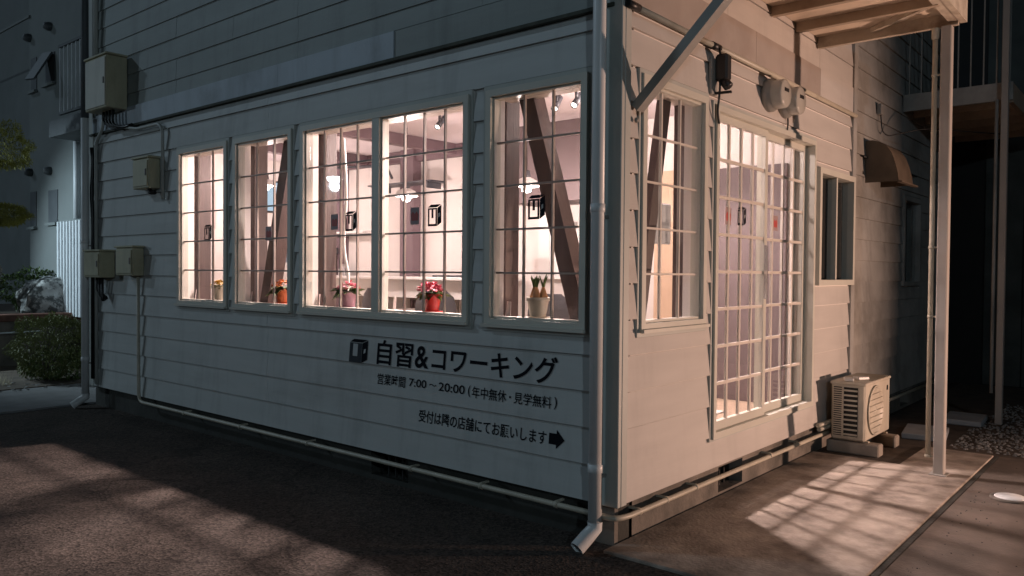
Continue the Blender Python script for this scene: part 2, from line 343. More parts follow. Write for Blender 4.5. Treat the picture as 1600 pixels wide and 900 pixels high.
# flashing boards at the floor line
for a, b, m in ((XL+.16, -4.62, 'flashing'), (-4.617, -3.02, 'flashing'), (-3.017, -1.712, 'flashing'), (-1.709, -.095, 'siding_upper')):
    MB().box(a, b, -.028 if m == 'flashing' else -.020, 0, 2.800, 2.972).build('fascia_board', m, B)
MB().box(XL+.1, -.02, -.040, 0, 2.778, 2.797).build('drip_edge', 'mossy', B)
for a, b, z0, z1, m in ((.062, 1.62, 2.80, 3.03, 'fascia_brown'), (1.623, 2.84, 2.80, 3.03, 'fascia_brown'), (2.843, YE-.09, 2.80, 3.03, 'siding_side'), (.062, 1.2, 3.033, 3.205, 'siding_side'), (1.203, 2.84, 3.033, 3.205, 'siding_side'), (2.843, YE-.09, 3.033, 3.205, 'siding_side')):
    MB().box(0, .022 if z0 < 3 else .014, a, b, z0, z1).build('fascia_board', m, B)
# corner boards
MB().bbox(-.092, .028, -.030, .002, .215, 5.0, .004).bbox(-.002, .0285, .0025, .060, .215, 5.0, .004).build('corner_board', 'trim', B)
MB().bbox(XL-.01, XL+.157, -.024, .002, .215, 5.0, .004).build('corner_board', 'trim', B)
MB().bbox(-.01, .03, YE-.087, YE+.004, .20, 5.0, .004).build('corner_board', 'old_siding', B)
# interior posts and braces
for x0, x1 in ((-4.714, -4.565), (-3.774, -3.648), (-2.831, -2.715), (-1.03, -.909)):
    MB().box(x0, x1, .17, .29, .40, 2.769).build('timber_post', 'wood', B)
for x0, x1 in ((-5.79, -5.54), (-4.48, -4.27), (-3.50, -3.36)):
    MB().box(x0, x1, 2.50, 2.619, .40, 2.769).build('timber_post', 'mauve', B)
MB().box(-.215, -.17, .955, 1.05, .40, 2.769).build('timber_post', 'wood', B)
MB().beam((-3.60, .225, .82), (-3.095, .225, 2.76), .11, .11, (0, 1, 0)).build('timber_brace', 'wood', B)
MB().beam((-.25, .225, .75), (-.855, .225, 2.76), .105, .11, (0, 1, 0)).build('timber_brace', 'wood', B)
MB().beam((-.20, .445, .75), (-.20, .86, 2.76), .085, .05, (1, 0, 0)).build('timber_brace', 'wood', B)
MB().box(XL+.111, -2.7, 2.54, 2.618, 2.64, 2.769).build('wall_plate', 'mauve', B)
for x in (-5.2, -3.75):
    MB().box(x, x+.10, .30, 2.538, 2.66, 2.769).build('ceiling_beam', 'mauve', B)
MB().box(-2.62, -1.60, 2.20, 2.618, 2.06, 2.768).build('stair_bulkhead', 'accent', B)
MB().box(-.80, -.135, 2.585, 2.618, .401, 2.28).build('accent_panel', 'accent', B)
MB().box(-1.30, -.90, 2.600, 2.618, .55, 2.30).build('wood_panel', 'peach', B)
MB().box(-3.33, -3.05, 2.60, 2.618, 1.55, 2.45).build('wood_panel', 'peach', B)
for k in range(4):
    MB().box(-2.55+.14*k, -2.415+.14*k, 2.56, 2.617, 1.36, 2.04-.07*k).build('wall_board', 'white', B)
# inner sills and lintels
for a, b in ((-4.57, -3.74), (-3.65, -2.835), (-2.735, -1.03), (-.905, -.18)):
    MB().box(a, b, .062, .168, 1.126, 1.152).build('inner_sill', 'white', B)
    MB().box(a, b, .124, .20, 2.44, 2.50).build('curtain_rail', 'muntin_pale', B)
MB().box(-.168, -.062, .205, .905, 1.126, 1.152).build('inner_sill', 'white', B)
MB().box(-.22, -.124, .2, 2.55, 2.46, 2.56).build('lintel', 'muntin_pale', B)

# ---- windows
pane_cache = {}
def pane_mesh(w, h, front):
    k = (round(w, 4), round(h, 4), front)
    if k not in pane_cache:
        mb = MB(); t = .002
        mb.box(-w/2, w/2, -t, t, -h/2, h/2) if front else mb.box(-t, t, -w/2, w/2, -h/2, h/2)
        o = mb.build('pane', 'glass'); pane_cache[k] = o.data; bpy.data.objects.remove(o)
    return pane_cache[k]
def bar(mb, mp, s0, s1, o0, o1, z0, z1):
    a, b = mp(s0, o0, z0), mp(s1, o1, z1)
    mb.box(min(a[0], b[0]), max(a[0], b[0]), min(a[1], b[1]), max(a[1], b[1]), z0, z1); return mb
def ring(mp, s0, s1, z0, z1, w, o0, o1, name, m, parent, wb=None):
    wb = wb or w; mb = MB()
    bar(mb, mp, s0, s0+w, o0, o1, z0, z1); bar(mb, mp, s1-w, s1, o0, o1, z0, z1)
    bar(mb, mp, s0+w, s1-w, o0, o1, z1-w, z1); bar(mb, mp, s0+w, s1-w, o0, o1, z0, z0+wb)
    return mb.build(name, m, parent)
def lattice(mp, s0, s1, z0, z1, nc, nr, out, parent, front, w=.011, glow='muntin'):
    mb = MB(); ds = (s1-s0)/nc; dz = (z1-z0)/nr
    for i in range(1, nc): bar(mb, mp, s0+ds*i-w/2, s0+ds*i+w/2, out-.008, out+.008, z0, z1)
    for j in range(1, nr): bar(mb, mp, s0, s1, out-.0075, out+.0085, z0+dz*j-w/2, z0+dz*j+w/2)
    mb.build('muntin_grid', glow, parent)
    me = pane_mesh(ds-w, dz-w, front)
    for i in range(nc):
        for j in range(nr): piece(me, 'pane', mp(s0+ds*(i+.5), out, z0+dz*(j+.5)), parent)
def window(mp, front, lights, m='frame'):
    s0, s1 = lights[0][0], lights[-1][1]
    ring(mp, s0-.065, s1+.063, 1.080, 2.498, .024, -.001, .020, 'casing', 'trim', B)
    fr = ring(mp, s0-.041, s1+.039, 1.106, 2.472, .040, -.055, .033, 'window', m, B, wb=.046)
    if len(lights) > 1:
        bar(MB(), mp, lights[0][1]+.006, lights[1][0]-.006, -.05, .030, 1.153, 2.431).build('mullion', m, fr)
    bar(MB(), mp, s0-.05, s1+.048, .0335, .055, 1.103, 1.122).build('sill', m, fr)
    for a, b, nc in lights:
        ring(mp, a-.001 if len(lights) == 1 or a == s0 else a-.005, b+.001 if len(lights) == 1 or b == s1 else b+.005, 1.1525, 2.4315, .013, -.045, .010, 'sash', m, fr)
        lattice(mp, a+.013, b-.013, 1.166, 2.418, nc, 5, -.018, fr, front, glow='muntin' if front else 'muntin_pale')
    return fr
window(FRONT, True, [WINS[0]]); window(FRONT, True, [WINS[1]])
window(FRONT, True, [(-2.688, -1.926, 4), (-1.842, -1.08, 4)]); window(FRONT, True, [WINS[2]])
window(SIDE, False, [(.221, .885, 3)])
# ---- sliding entrance door
ring(SIDE, 1.012, 2.773, .388, 2.474, .022, -.001, .020, 'casing', 'trim', B)
D = ring(SIDE, 1.036, 2.749, .402, 2.450, .035, -.09, .036, 'sliding_door', 'frame', B, wb=.04)
for a, b, o in ((1.072, 1.885, -.012), (1.862, 2.713, -.050)):
    ring(SIDE, a, b, .443, 2.414, .045, o-.016, o+.016, 'sash', 'frame', D, wb=.055)
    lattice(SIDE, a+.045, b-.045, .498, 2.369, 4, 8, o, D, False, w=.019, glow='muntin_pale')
bar(MB(), SIDE, 1.84, 1.852, .005, .028, 1.25, 1.62).build('door_handle', 'chrome', D)
# ---- dark back window on the side wall
K = ring(SIDE, 2.815, 3.685, 1.335, 2.262, .045, -.06, .045, 'back_window', 'frame', B)
bar(MB(), SIDE, 3.235, 3.265, -.04, .03, 1.381, 2.216).build('mullion', 'frame', K)
bar(MB(), SIDE, 2.861, 3.639, -.058, -.050, 1.381, 2.216).build('dark_sheet', 'dark_void', K)  # dark sheet added behind the panes for the unlit room's shade
for a, b in ((2.862, 3.233), (3.267, 3.638)): piece(pane_mesh(b-a, .834, False), 'pane', SIDE((a+b)/2, -.01, 1.798), K)

# ---- painted lettering on the boards
def board_out(z):
    for z0, z1 in zip(LV, LV[1:]):
        if z0 <= z <= z1: return .003 + .017*(z1-z)/(z1-z0)
    return .01
def lettering(txt, x0, x1, z0, z1, name, bold=.0, label=None):
    cu = bpy.data.curves.new(name, 'FONT'); cu.body = txt; cu.size = 1; cu.offset = bold; cu.resolution_u = 4
    tmp = bpy.data.objects.new('tmp', cu); COL.objects.link(tmp)
    dg = bpy.context.evaluated_depsgraph_get(); me = bpy.data.meshes.new_from_object(tmp.evaluated_get(dg))
    bpy.data.objects.remove(tmp)
    xs = [v.co.x for v in me.vertices]; ys = [v.co.y for v in me.vertices]
    sx = (x1-x0)/(max(xs)-min(xs)); sz = (z1-z0)/(max(ys)-min(ys)); mx, my = min(xs), min(ys)
    for v in me.vertices:
        z = z0 + (v.co.y-my)*sz
        v.co = (x0 + (v.co.x-mx)*sx, -(board_out(z) + .0022), z)
    me.materials.clear(); me.materials.append(M['ink'])
    o = bpy.data.objects.new(name, me); COL.objects.link(o); o.parent = B; o['label'] = label
    return o
for tx, a, b, z0, z1 in (('自習', -1.873, -1.526, .803, .966), ('&', -1.504, -1.379, .811, .950), ('コワーキング', -1.351, -.373, .808, .960)):
    lettering(tx, a, b, z0, z1, 'lettering', .017, 'large black sign lettering on the boards')
for tx, a, b, z0, z1 in (('営業時間', -1.871, -1.597, .670, .742), ('7:00', -1.562, -1.402, .686, .737), ('～', -1.378, -1.313, .706, .720), ('20:00', -1.292, -1.069, .684, .737), ('(', -1.042, -1.022, .674, .742), ('年中無休', -1.010, -.740, .672, .741), ('・', -.718, -.705, .700, .714), ('見学無料', -.683, -.414, .674, .741), (')', -.396, -.376, .674, .742)):
    lettering(tx, a, b, z0, z1, 'lettering', .010, 'opening hours line of black lettering')
lettering('受付は隣の店舗にてお願いします', -1.468, -.446, .470, .548, 'lettering', .012, 'lowest line of black lettering beside the arrow')
def flat(pts, name, m, parent, lift=.0022):
    mb = MB(); P = [(x, -(board_out(z)+lift), z) for x, z in pts]; mb.add(P, [tuple(range(len(P)))]); return mb.build(name, m, parent)
az = .512
flat([(-.429,az-.030),(-.378,az-.030),(-.378,az-.052),(-.322,az),(-.378,az+.052),(-.378,az+.030),(-.429,az+.030)], 'arrow_mark', 'ink', B)
def cube_logo(x0, z0, w, h, place, parent, k=''):
    a = x0 + w*.70; top = z0 + h*.86
    P = lambda u, v: (x0 + w*u, z0 + h*v)
    place([P(0,0), P(.68,0), P(.68,.84), P(0,.84)], 'logo_mark'+k, 'ink_grey', parent, 0)
    place([P(.20,.27), P(.46,.27), P(.46,.80), P(.20,.80)], 'logo_mark'+k, 'ink_light', parent, 1)
    place([P(.70,0), P(1,.16), P(1,.97), P(.70,.84)], 'logo_mark'+k, 'ink', parent, 0)
    place([P(.80,.40), P(.90,.46), P(.90,.62), P(.80,.58)], 'logo_mark'+k, 'ink_light', parent, 1)
    place([P(0,.87), P(.68,.87), P(.98,1), P(.22,1)], 'logo_mark'+k, 'ink', parent, 0)
cube_logo(-2.163, .797, .190, .158, lambda pts, n, m, p, i: flat(pts, n, m, p, .0022+.0012*i), B)

# ================================================================ pipes and boxes on the front wall
def downspout(loc, top, kick, r, label, brackets):
    x, y, zb = loc; t = thing('downspout', (x, y, 0), label, 'downspout', 'white downspouts on the building corners')
    k = Vector(kick)
    MB().tube([(x, y, top), (x, y, zb+.09)], r, 16).build('pipe', 'pvc', t)
    a = Vector((x, y, zb+.115)); m = a + Vector((0, 0, -.035))
    MB().tube([a, m, m + k*.5, m + k], [r*1.1]*4, 16, caps=False).build('elbow', 'pvc', t)
    for z in brackets:
        MB().lathe([(r, -.022), (r*1.12, -.02), (r*1.12, .02), (r, .022)], (x, y, z), 16).build('coupling', 'pvc', t)
        MB().box(x+r*.3, x+r*.9, y, -.02, z-.05, z-.035).build('bracket', 'meter_base', t)
    return t
downspout((-.072, -.085, .03), 5.0, (-.03, -.115, -.085), .036, 'tall white downspout at the near corner beside the lettering', (.42, 1.75, 3.2))
downspout((-6.34, -.10, .03), 2.95, (-.02, -.12, -.08), .036, 'white downspout at the far end of the lettered wall', (.5, 1.7))
t = tag(MB().tube([(-6.36, -.09, 2.96), (-6.36, -.09, 5.0)], .036, 12).build('wall_pipe', 'apart_dark'), 'dark vertical pipe above the biggest wall box', 'pipe')
t = tag(MB().tube([(-6.19, -.05, 3.3), (-6.19, -.05, 5.0)], .022, 10).build('wall_pipe', 'trim'), 'thin pale pipe rising behind the biggest wall box', 'pipe')
tag(MB().tube(smooth_path([(-6.02, -.05, 2.95), (-6.02, -.055, 2.82), (-6.205, -.045, 2.70), (-6.205, -.045, .25)], .06), .016, 10).build('wall_conduit', 'trim'), 'thin vertical conduit just inside the far downspout', 'pipe')
tag(MB().tube(smooth_path([(-6.27, -.06, 2.65), (-6.255, -.055, 2.5), (-6.28, -.06, 2.2), (-6.26, -.055, 1.9), (-6.27, -.055, .3)], .1), .02, 8).build('black_cable', 'black'), 'black cable hanging between the far downspout and the conduit', 'cable')

def wall_box(name, x0, x1, z0, z1, d, label, m='box', door='box_grey', lid=.012):
    t = thing(name, ((x0+x1)/2, -.02, z0), label, 'box', 'service boxes on the lettered wall')
    MB().bbox(x0, x1, -d, -.019, z0, z1-.014, .008).build('case', m, t)
    MB().bbox(x0-lid, x1+lid, -d-lid, -.019, z1-.013, z1+.006, .004).build('lid', m, t)
    dr = MB().bbox(x0+.02, x1-.02, -d-.009, -d-.0005, z0+.02, z1-.035, .003).build('door', door, t)
    MB().bbox(x1-.055, x1-.035, -d-.018, -d-.0095, (z0+z1)/2-.03, (z0+z1)/2+.03, .003).build('latch', 'meter_base', dr)
    return t
big = wall_box('breaker_box', -6.03, -5.55, 2.95, 3.46, .215, 'largest grey and olive service box high on the wall')
for k in range(4):
    x = -5.86 + .07*k
    MB().tube(smooth_path([(x, -.11, 2.96), (x-.01, -.12, 2.86-.02*k), (x+.14, -.07, 2.77), (x+.26, -.05, 2.79)], .09), .013, 8).build('cable_whip', 'black', big)
wall_box('junction_box', -5.21, -4.89, 2.155, 2.44, .125, 'small cream junction box beside the narrowest window', door='box')
MB().tube(smooth_path([(-5.0, -.07, 2.16), (-4.99, -.07, 2.12), (-4.93, -.05, 2.12)], .03), .02, 8).build('cable_gland', 'black', bpy.data.objects['junction_box'])
b3 = wall_box('meter_box', -6.20, -5.83, 1.335, 1.605, .165, 'olive meter box touching the far downspout', door='box')
for k in range(3): MB().tube(smooth_path([(-6.1+.06*k, -.08, 1.34), (-6.1+.06*k, -.08, 1.2-.05*k), (-6.0+.02*k, -.04, 1.14)], .06), .015, 8).build('cable_whip', 'black', b3)
wall_box('meter_box', -5.57, -5.21, 1.36, 1.635, .125, 'cream meter box with lid left of the narrowest window', door='box')
tag(MB().tube(smooth_path([(-5.66, -.055, 2.80), (-5.3, -.045, 2.735), (-4.87, -.045, 2.735), (-4.80, -.045, 2.68), (-4.80, -.04, 2.05)], .06), .015, 10).build('upper_conduit', 'trim'), 'bent grey conduit running from the biggest box under the ledge', 'pipe')
cp = thing('base_conduit', (-5.28, -.04, 0), 'cream conduit running low along the foundation and round the corner', 'pipe')
MB().tube(smooth_path([(-5.28, -.045, 1.36), (-5.27, -.045, .175), (-.10, -.045, .168), (.02, -.05, .166), (.045, .04, .164), (.04, 1.0, .160), (.04, 2.78, .150), (.045, 3.2, .15)], .09), .015, 12).build('pipe', 'pvc_cream', cp)
for x in (-4.4, -3.5, -2.6, -1.5, -.9, -.35):
    MB().lathe([(.015, -.012), (.019, -.011), (.019, .011), (.015, .012)], (x, -.045, .1695), 12, (1, 0, 0)).box(x-.006, x+.006, -.045, .02, .178, .19).build('clamp', 'pvc_cream', cp)
for y in (.16, .45, .8, 1.9, 2.4):
    MB().lathe([(.015, -.012), (.019, -.011), (.019, .011), (.015, .012)], (.04, y, .162), 12, (0, 1, 0)).box(-.02, .04, y-.006, y+.006, .17, .182).build('clamp', 'pvc_cream', cp)
# vent grilles
for k, mb in enumerate((MB(), MB())):
    for i in range(5):
        s = (-1.96+.07*i) if k == 0 else (1.27+.068*i)
        mb.box(*( (s, s+.012, .10, .115) if k == 0 else (-.115, -.10, s, s+.012)), .03, .19)
    mb.build('vent_grille', 'dark_void', B)
MB().box(-2.05, -1.6, .195, .40, -.02, .215).build('vent_dark_box', 'dark_void', B)  # dark boxes added behind the vents to stop light leaking through
MB().box(-.40, -.165, 1.2, 1.61, -.02, .215).build('vent_dark_box', 'dark_void', B)

# ================================================================ fittings on the entrance wall
tc = thing('top_conduit', (.04, .02, 2.785), 'pale conduit running along the entrance wall above the door', 'pipe')
MB().tube([(.042, .10, 2.786), (.042, 3.66, 2.786)], .017, 12).build('pipe', 'pvc_cream', tc)
MB().tube([(.042, -.01, 2.786), (.042, .10, 2.786)], .021, 12).build('coupling', 'black', tc)
MB().tube([(.042, .93, 2.786), (.042, 1.03, 2.786)], .021, 12).build('coupling', 'black', tc)
dv = thing('wall_sensor', (0, 1.02, 2.55), 'black sensor unit with cable beside the entrance top', 'sensor')
MB().bbox(.012, .035, .95, 1.03, 2.50, 2.72, .005).build('back_plate', 'meter_base', dv)
MB().bbox(.035, .115, .985, 1.055, 2.58, 2.74, .012).build('housing', 'black', dv)
MB().lathe([(.0, .0), (.03, .0), (.03, .06), (.022, .065), (0, .065)], (.075, 1.02, 2.59), 14, (.6, 0, -.8)).build('lens', 'black', dv)
MB().beam((.03, 1.0, 2.51), (.13, 1.02, 2.51), .018, .014).build('arm', 'black', dv)
MB().tube(smooth_path([(.06, 1.0, 2.79), (.065, 1.0, 2.70), (.06, 1.01, 2.52), (.05, 1.0, 2.40), (.045, 1.04, 2.33), (.035, 1.045, 2.36)], .04), .007, 8).build('cable', 'black', dv)
for y, lab in ((1.84, 'round glass electricity meter nearer the sensor unit'), (2.12, 'round glass electricity meter farther from the sensor unit')):
    t = thing('electricity_meter', (0, y, 2.64), lab, 'meter', 'electricity meters over the door')
    MB().lathe([(0, 0), (.112, 0), (.112, .035), (.1, .05), (.1, .06)], (.012, y, 2.645), 28, (1, 0, 0)).build('base', 'meter_base', t)
    MB().lathe([(.098, .055), (.097, .118), (.093, .128), (.085, .132), (0, .133)], (.012, y, 2.645), 28, (1, 0, 0)).build('glass_dome', 'meter_glass', t)
    MB().bbox(.1455, .149, y-.035, y+.035, 2.655, 2.68, .002).build('dial', 'black', t)
MB().tube(smooth_path([(.03, 2.16, 2.56), (.03, 2.17, 2.50), (.028, 2.16, 2.44)], .03), .006, 8).build('lead', 'black', t)

# ================================================================ entrance canopy
C = thing('entrance_canopy', (.9, 1.4, 0), 'timber canopy with joists, slanted brace and tall steel post', 'canopy')
for k, y in enumerate((.10, .545, .99, 1.435, 1.88, 2.335)):
    MB().box(.023, .955, y-.022, y+.022, 3.190, 3.2555).build('joist', 'joist', C)
MB().box(.023, .985, 2.765, 2.805, 3.170, 3.2555).build('end_joist', 'canopy', C)
MB().box(.925, .985, .07, 2.764, 3.195, 3.2555).build('outer_beam', 'canopy', C)
MB().box(.988, 1.03, .05, 2.83, 3.19, 3.50).build('fascia', 'canopy', C)
for k in range(7):
    MB().box(.02, .986, .06+.396*k, .06+.396*k+.393, 3.256, 3.30).build('deck_panel', 'soffit', C)
MB().beam((.91, 2.40, 3.235), (.42, 2.76, 3.235), .03, .036).build('flat_brace', 'canopy', C)
MB().beam((.03, .115, 2.275), (.95, .115, 3.175), .05, .066, (0, 1, 0)).build('slanted_brace', 'brace', C)
MB().lathe([(0, 0), (.014, 0), (.014, .012), (0, .016)], (.025, .11, 2.215), 10, (1, 0, 0)).build('bolt', 'meter_base', C)
MB().bbox(.888, .955, 2.72, 2.80, .017, 3.165, .006).build('post', 'post', C)
MB().bbox(.865, .978, 2.70, 2.82, .0165, .024, .002).build('base_plate', 'post', C)
dp = thing('drain_pipe', (.85, 2.74, .1), 'thin cream drain pipe strapped to the canopy post', 'pipe')
MB().tube([(.85, 2.745, 3.16), (.85, 2.745, .13)], .017, 12).build('pipe', 'pvc_cream', dp)
for z in (.14, 1.13, 1.62, 2.83): MB().lathe([(.017, -.01), (.021, -.009), (.021, .009), (.017, .01)], (.85, 2.745, z), 12).box(.85, .889, 2.738, 2.752, z-.006, z+.006).build('strap', 'pvc_cream', dp)
MB().lathe([(.017, -.05), (.026, -.04), (.026, .03)], (.85, 2.745, 3.13), 12).build('outlet', 'pvc_cream', dp)

# ================================================================ air conditioner
A = thing('air_conditioner', (.22, 3.35, .12), 'cream outdoor air conditioner unit standing on two blocks', 'air conditioner')
ax0, ax1, ay0, ay1, az0, az1 = .085, .345, 3.01, 3.69, .115, .565
MB().bbox(ax0, ax1, ay0+.004, ay1, az0, az1, .014).build('case', 'ac', A)
MB().bbox(ax0-.006, ax1+.006, ay0-.004, ay1+.006, az1-.012, az1+.012, .006).build('top_cover', 'ac', A)
sg = MB().box(ax0+.022, ax1-.055, ay0-.002, ay0+.0035, az0+.035, az1-.03).build('side_grille', 'dark_void', A)
for i in range(22):
    z = az0+.043+.0172*i; MB().box(ax0+.022, ax0+.088, ay0-.010, ay0-.0025, z, z+.008).build('slat', 'ac', sg)
for i in range(10):
    z = az0+.043+.0385*i; MB().box(ax0+.098, ax1-.055, ay0-.010, ay0-.0025, z, z+.013).build('slat', 'ac', sg)
MB().box(ax0+.087, ax0+.10, ay0-.0115, ay0-.002, az0+.03, az1-.028).build('slat_post', 'ac', sg)
fg = MB().lathe([(0, 0), (.19, 0), (.2, .012), (.19, .018), (.185, .008), (.03, .008), (0, .02)], (ax1-.001, ay0+.25, az0+.225), 32, (1, 0, 0)).build('fan_grille', 'ac', A)
for i in range(9):
    z = az0+.045+.045*i; hw = math.sqrt(max(.19**2-(z-az0-.225)**2, 0)); MB().beam((ax1+.016, ay0+.25-hw, z), (ax1+.016, ay0+.25+hw, z), .006, .005).build('wire', 'ac', fg)
for i in range(5):
    y = ay0+.09+.08*i; hw = math.sqrt(max(.19**2-(y-ay0-.25)**2, 0)); MB().beam((ax1+.02, y, az0+.225-hw), (ax1+.02, y, az0+.225+hw), .006, .006).build('wire', 'ac', fg)
MB().bbox(ax1-.001, ax1+.004, ay1-.10, ay1-.065, az1-.10, az1-.06, .002).build('badge', 'black', A)
for y in (ay0+.08, ay1-.1): MB().box(ax0, ax1+.01, y-.015, y+.015, az0-.012, az0-.0005).build('foot', 'ac', A)
for y, h in ((3.09, .335), (3.56, .335)):
    bl = MB().bbox(.045, .445, y-.06, y+.06, .005, .102, .01).build('support_block', 'block')
    tag(bl, 'concrete block under the near end of the air conditioner' if y < 3.3 else 'concrete block under the far end of the air conditioner', 'block', 'blocks under the air conditioner')
for k, (z, y) in enumerate(((.235, 2.83), (.20, 2.86))):
    tag(MB().tube(smooth_path([(.045, y, z), (.055, 3.05, z), (.10, 3.25, z+.02)], .06), .017, 10).build('coolant_pipe', 'pvc_cream'), ('upper' if k == 0 else 'lower') + ' insulated pipe going behind the air conditioner', 'pipe')
for k, (x, y, rz) in enumerate(((.19, 3.10, .4), (.24, 3.25, -.5))):
    o = MB().bbox(-.035, .035, -.055, .055, 0, .022, .004).build('pipe_offcut', 'white'); o.location = (x, y, az1+.0135); o.rotation_euler.z = rz
    tag(o, ('nearer' if k == 0 else 'farther') + ' white scrap lying on top of the air conditioner', 'scrap')

# ================================================================ ground details by the entrance
mc = thing('manhole_cover', (1.40, 2.42, .004), 'round pale manhole cover in the pavement right of the post', 'manhole')
MB().lathe([(0, .014), (.085, .014), (.09, .008), (.09, 0)], (1.40, 2.42, .010), 28).build('lid', 'pvc', mc)
MB().lathe([(.115, .001), (.112, .012), (.094, .012), (.093, .001)], (1.40, 2.42, .007), 28).build('rim', 'conc', mc)
for x, y, rz, lab in ((.50, 4.25, .15, 'pale paving slab lying nearest behind the air conditioner'), (.62, 5.25, .05, 'second paving slab lying deeper behind the canopy post')):
    o = MB().bbox(-.17, .17, -.26, .26, 0, .05, .008).build('paving_slab', 'paver'); o.location = (x, y, .006); o.rotation_euler.z = rz; tag(o, lab, 'paving slab', 'loose paving slabs')
def stones(name, n, fn, smin, smax, m):
    rnd = random.Random(3); mb = MB()
    for i in range(n):
        x, y = fn(rnd); r = rnd.uniform(smin, smax); h = r*rnd.uniform(.5, .9); a = rnd.random()*6
        vs = []
        for k in range(6):
            t = a + k*math.pi/3; q = r*rnd.uniform(.75, 1.1); vs.append((x+q*math.cos(t), y+q*math.sin(t), .004))
        for k in range(4):
            t = a + .3 + k*math.pi/2; q = r*rnd.uniform(.35, .7); vs.append((x+q*math.cos(t), y+q*math.sin(t), .004+h*rnd.uniform(.8, 1.1)))
        mb.add(vs, [(6,7,8,9),(0,1,6),(1,7,6),(1,2,7),(2,3,7),(3,8,7),(3,4,8),(4,9,8),(4,5,9),(5,0,9),(0,6,9)])
    o = mb.build(name, m); return struct(o, 'stuff')
stones('gravel_bed', 4200, lambda r: (r.uniform(.75, 4.2), 3.85+2.9*r.random()**1.2), .006, .021, 'gravel')['label'] = 'pale gravel spread behind the canopy post'
stones('pebble_strip', 1500, lambda r: (-8.9+.9*r.random()+.1*r.gauss(0, 1), r.uniform(-3.0, 2.2)), .012, .04, 'gravel')['label'] = 'pale pebbles along the garden edge'

def grit(r):
    if r.random() < .6: return (r.uniform(-6.3, .2), -.06-.35*r.random()**2.5)
    return (1.22+.5*r.random()**2, r.uniform(-.3, 3.4))
stones('wall_grit', 420, grit, .002, .007, 'conc_dark')['label'] = 'scattered grit along the foot of the walls'
# ================================================================ room furnishings
def card_pair(x, k):
    o = MB().add([(x-.03,.13,1.1525),(x+.03,.10,1.1525),(x+.02,.115,1.245),(x-.035,.145,1.245),(x-.03,.134,1.1525),(x+.03,.104,1.1525),(x+.02,.119,1.245),(x-.035,.149,1.245)],
        [(0,1,2,3),(7,6,5,4),(0,3,7,4),(1,5,6,2),(3,2,6,7)]).build('sill_card', 'card')
    tag(o, ('small card standing on the sill of the narrowest window', 'small card on the sill left of the orange flowerpot', 'small card on the sill left of the mauve flowerpot', 'small card on the sill left of the red flowerpot', 'small card on the sill left of the sprouting bulbs')[k], 'card', 'cards on the window sills')
for k, x in enumerate((-4.52, -3.615, -2.70, -1.855, -.84)): card_pair(x, k)
def leaf(mb, p, d, L, w, bend=.3):
    p, d = Vector(p), Vector(d).normalized(); s = d.cross(Vector((0, 0, 1)))
    s = s.normalized() if s.length > .01 else Vector((1, 0, 0)); dn = Vector((0, 0, -bend*L))
    up = s.cross(d)*w*.18
    mb.add([p, p+d*L*.28+s*w*.42+up+dn*.06, p+d*L*.66+s*w*.40+up+dn*.4, p+d*L+dn, p+d*L*.66-s*w*.40+up+dn*.4, p+d*L*.28-s*w*.42+up+dn*.06], [(0, 1, 2, 3), (0, 3, 4, 5)])
def flowerpot(x, y, z, r, h, potm, kind, label):
    rnd = random.Random(int(-x*100)); t = thing('flowerpot', (x, y, z), label, 'flowerpot', 'potted plants on the window sills')
    MB().lathe([(0, 0), (r*1.1, 0), (r*1.15, .012), (r*1.05, .012)], (x, y, z+.001), 20).build('saucer', potm, t)
    MB().lathe([(r*.7, .012), (r*.96, h*.82), (r*1.06, h*.83), (r*1.06, h), (r*.96, h), (r*.9, h*.86), (0, h*.84)], (x, y, z+.001), 20).build('pot', potm, t)
    top = z + h*.88; fo, fl = MB(), MB()
    if kind == 'bulb':
        bb = MB()
        for bx, by in ((-.028, .0), (.004, -.02), (.032, .008)):
            c0 = (x+bx, y+by, top-.01); bb.lathe([(0, 0), (.022, .012), (.026, .03), (.016, .06), (.008, .085)], c0, 10)
            for k in range(5):
                a = k*1.3+rnd.random(); leaf(fo, (x+bx, y+by, top+.055), (.35*math.cos(a), .35*math.sin(a), 1), rnd.uniform(.07, .11), .02, 0)
        bb.build('bulb', 'bulb', t); fo.build('foliage', 'leaf', t)
        return
    for k in range(26 if kind != 'yellow' else 14):
        a = rnd.random()*6.28; e = rnd.uniform(-.1, .7); leaf(fo, (x+.2*r*math.cos(a), y+.2*r*math.sin(a), top+rnd.uniform(0, .02)), (math.cos(a), math.sin(a), e), rnd.uniform(.08, .13)*(1 if kind != 'yellow' else .6), .045, .35)
    fo.build('foliage', 'leaf' if kind != 'yellow' else 'leaf_yellow', t)
    hx = x + (-.015 if kind == 'rose' else 0)
    n, rad, hh = {'yellow': (60, .055, .04), 'orange': (80, .075, .065), 'pink': (90, .07, .055), 'rose': (140, .08, .07)}[kind]
    for k in range(n):
        a = rnd.random()*6.28; q = rad*math.sqrt(rnd.random()); zz = top+.025+hh*(1-(q/rad)**2)*rnd.uniform(.6, 1)
        leaf(fl, (hx+q*math.cos(a), y+q*math.sin(a), zz), (math.cos(a)+rnd.uniform(-.5, .5), math.sin(a)+rnd.uniform(-.5, .5), rnd.uniform(.1, .9)), rnd.uniform(.022, .036), .026, .15)
    fl.build('blossom', 'petal_'+kind, t)
flowerpot(-4.10, .115, 1.152, .060, .125, 'cream_pot', 'yellow', 'cream flowerpot with small yellow blossoms in the narrowest window')
flowerpot(-3.155, .115, 1.152, .064, .125, 'terracotta', 'orange', 'terracotta flowerpot with orange blossoms beside the slanted timber')
flowerpot(-2.345, .115, 1.152, .064, .125, 'mauve_pot', 'pink', 'mauve flowerpot with pale pink blossoms and spreading leaves')
flowerpot(-1.49, .115, 1.152, .064, .125, 'red_pot', 'rose', 'bright red flowerpot with deep pink blossoms')
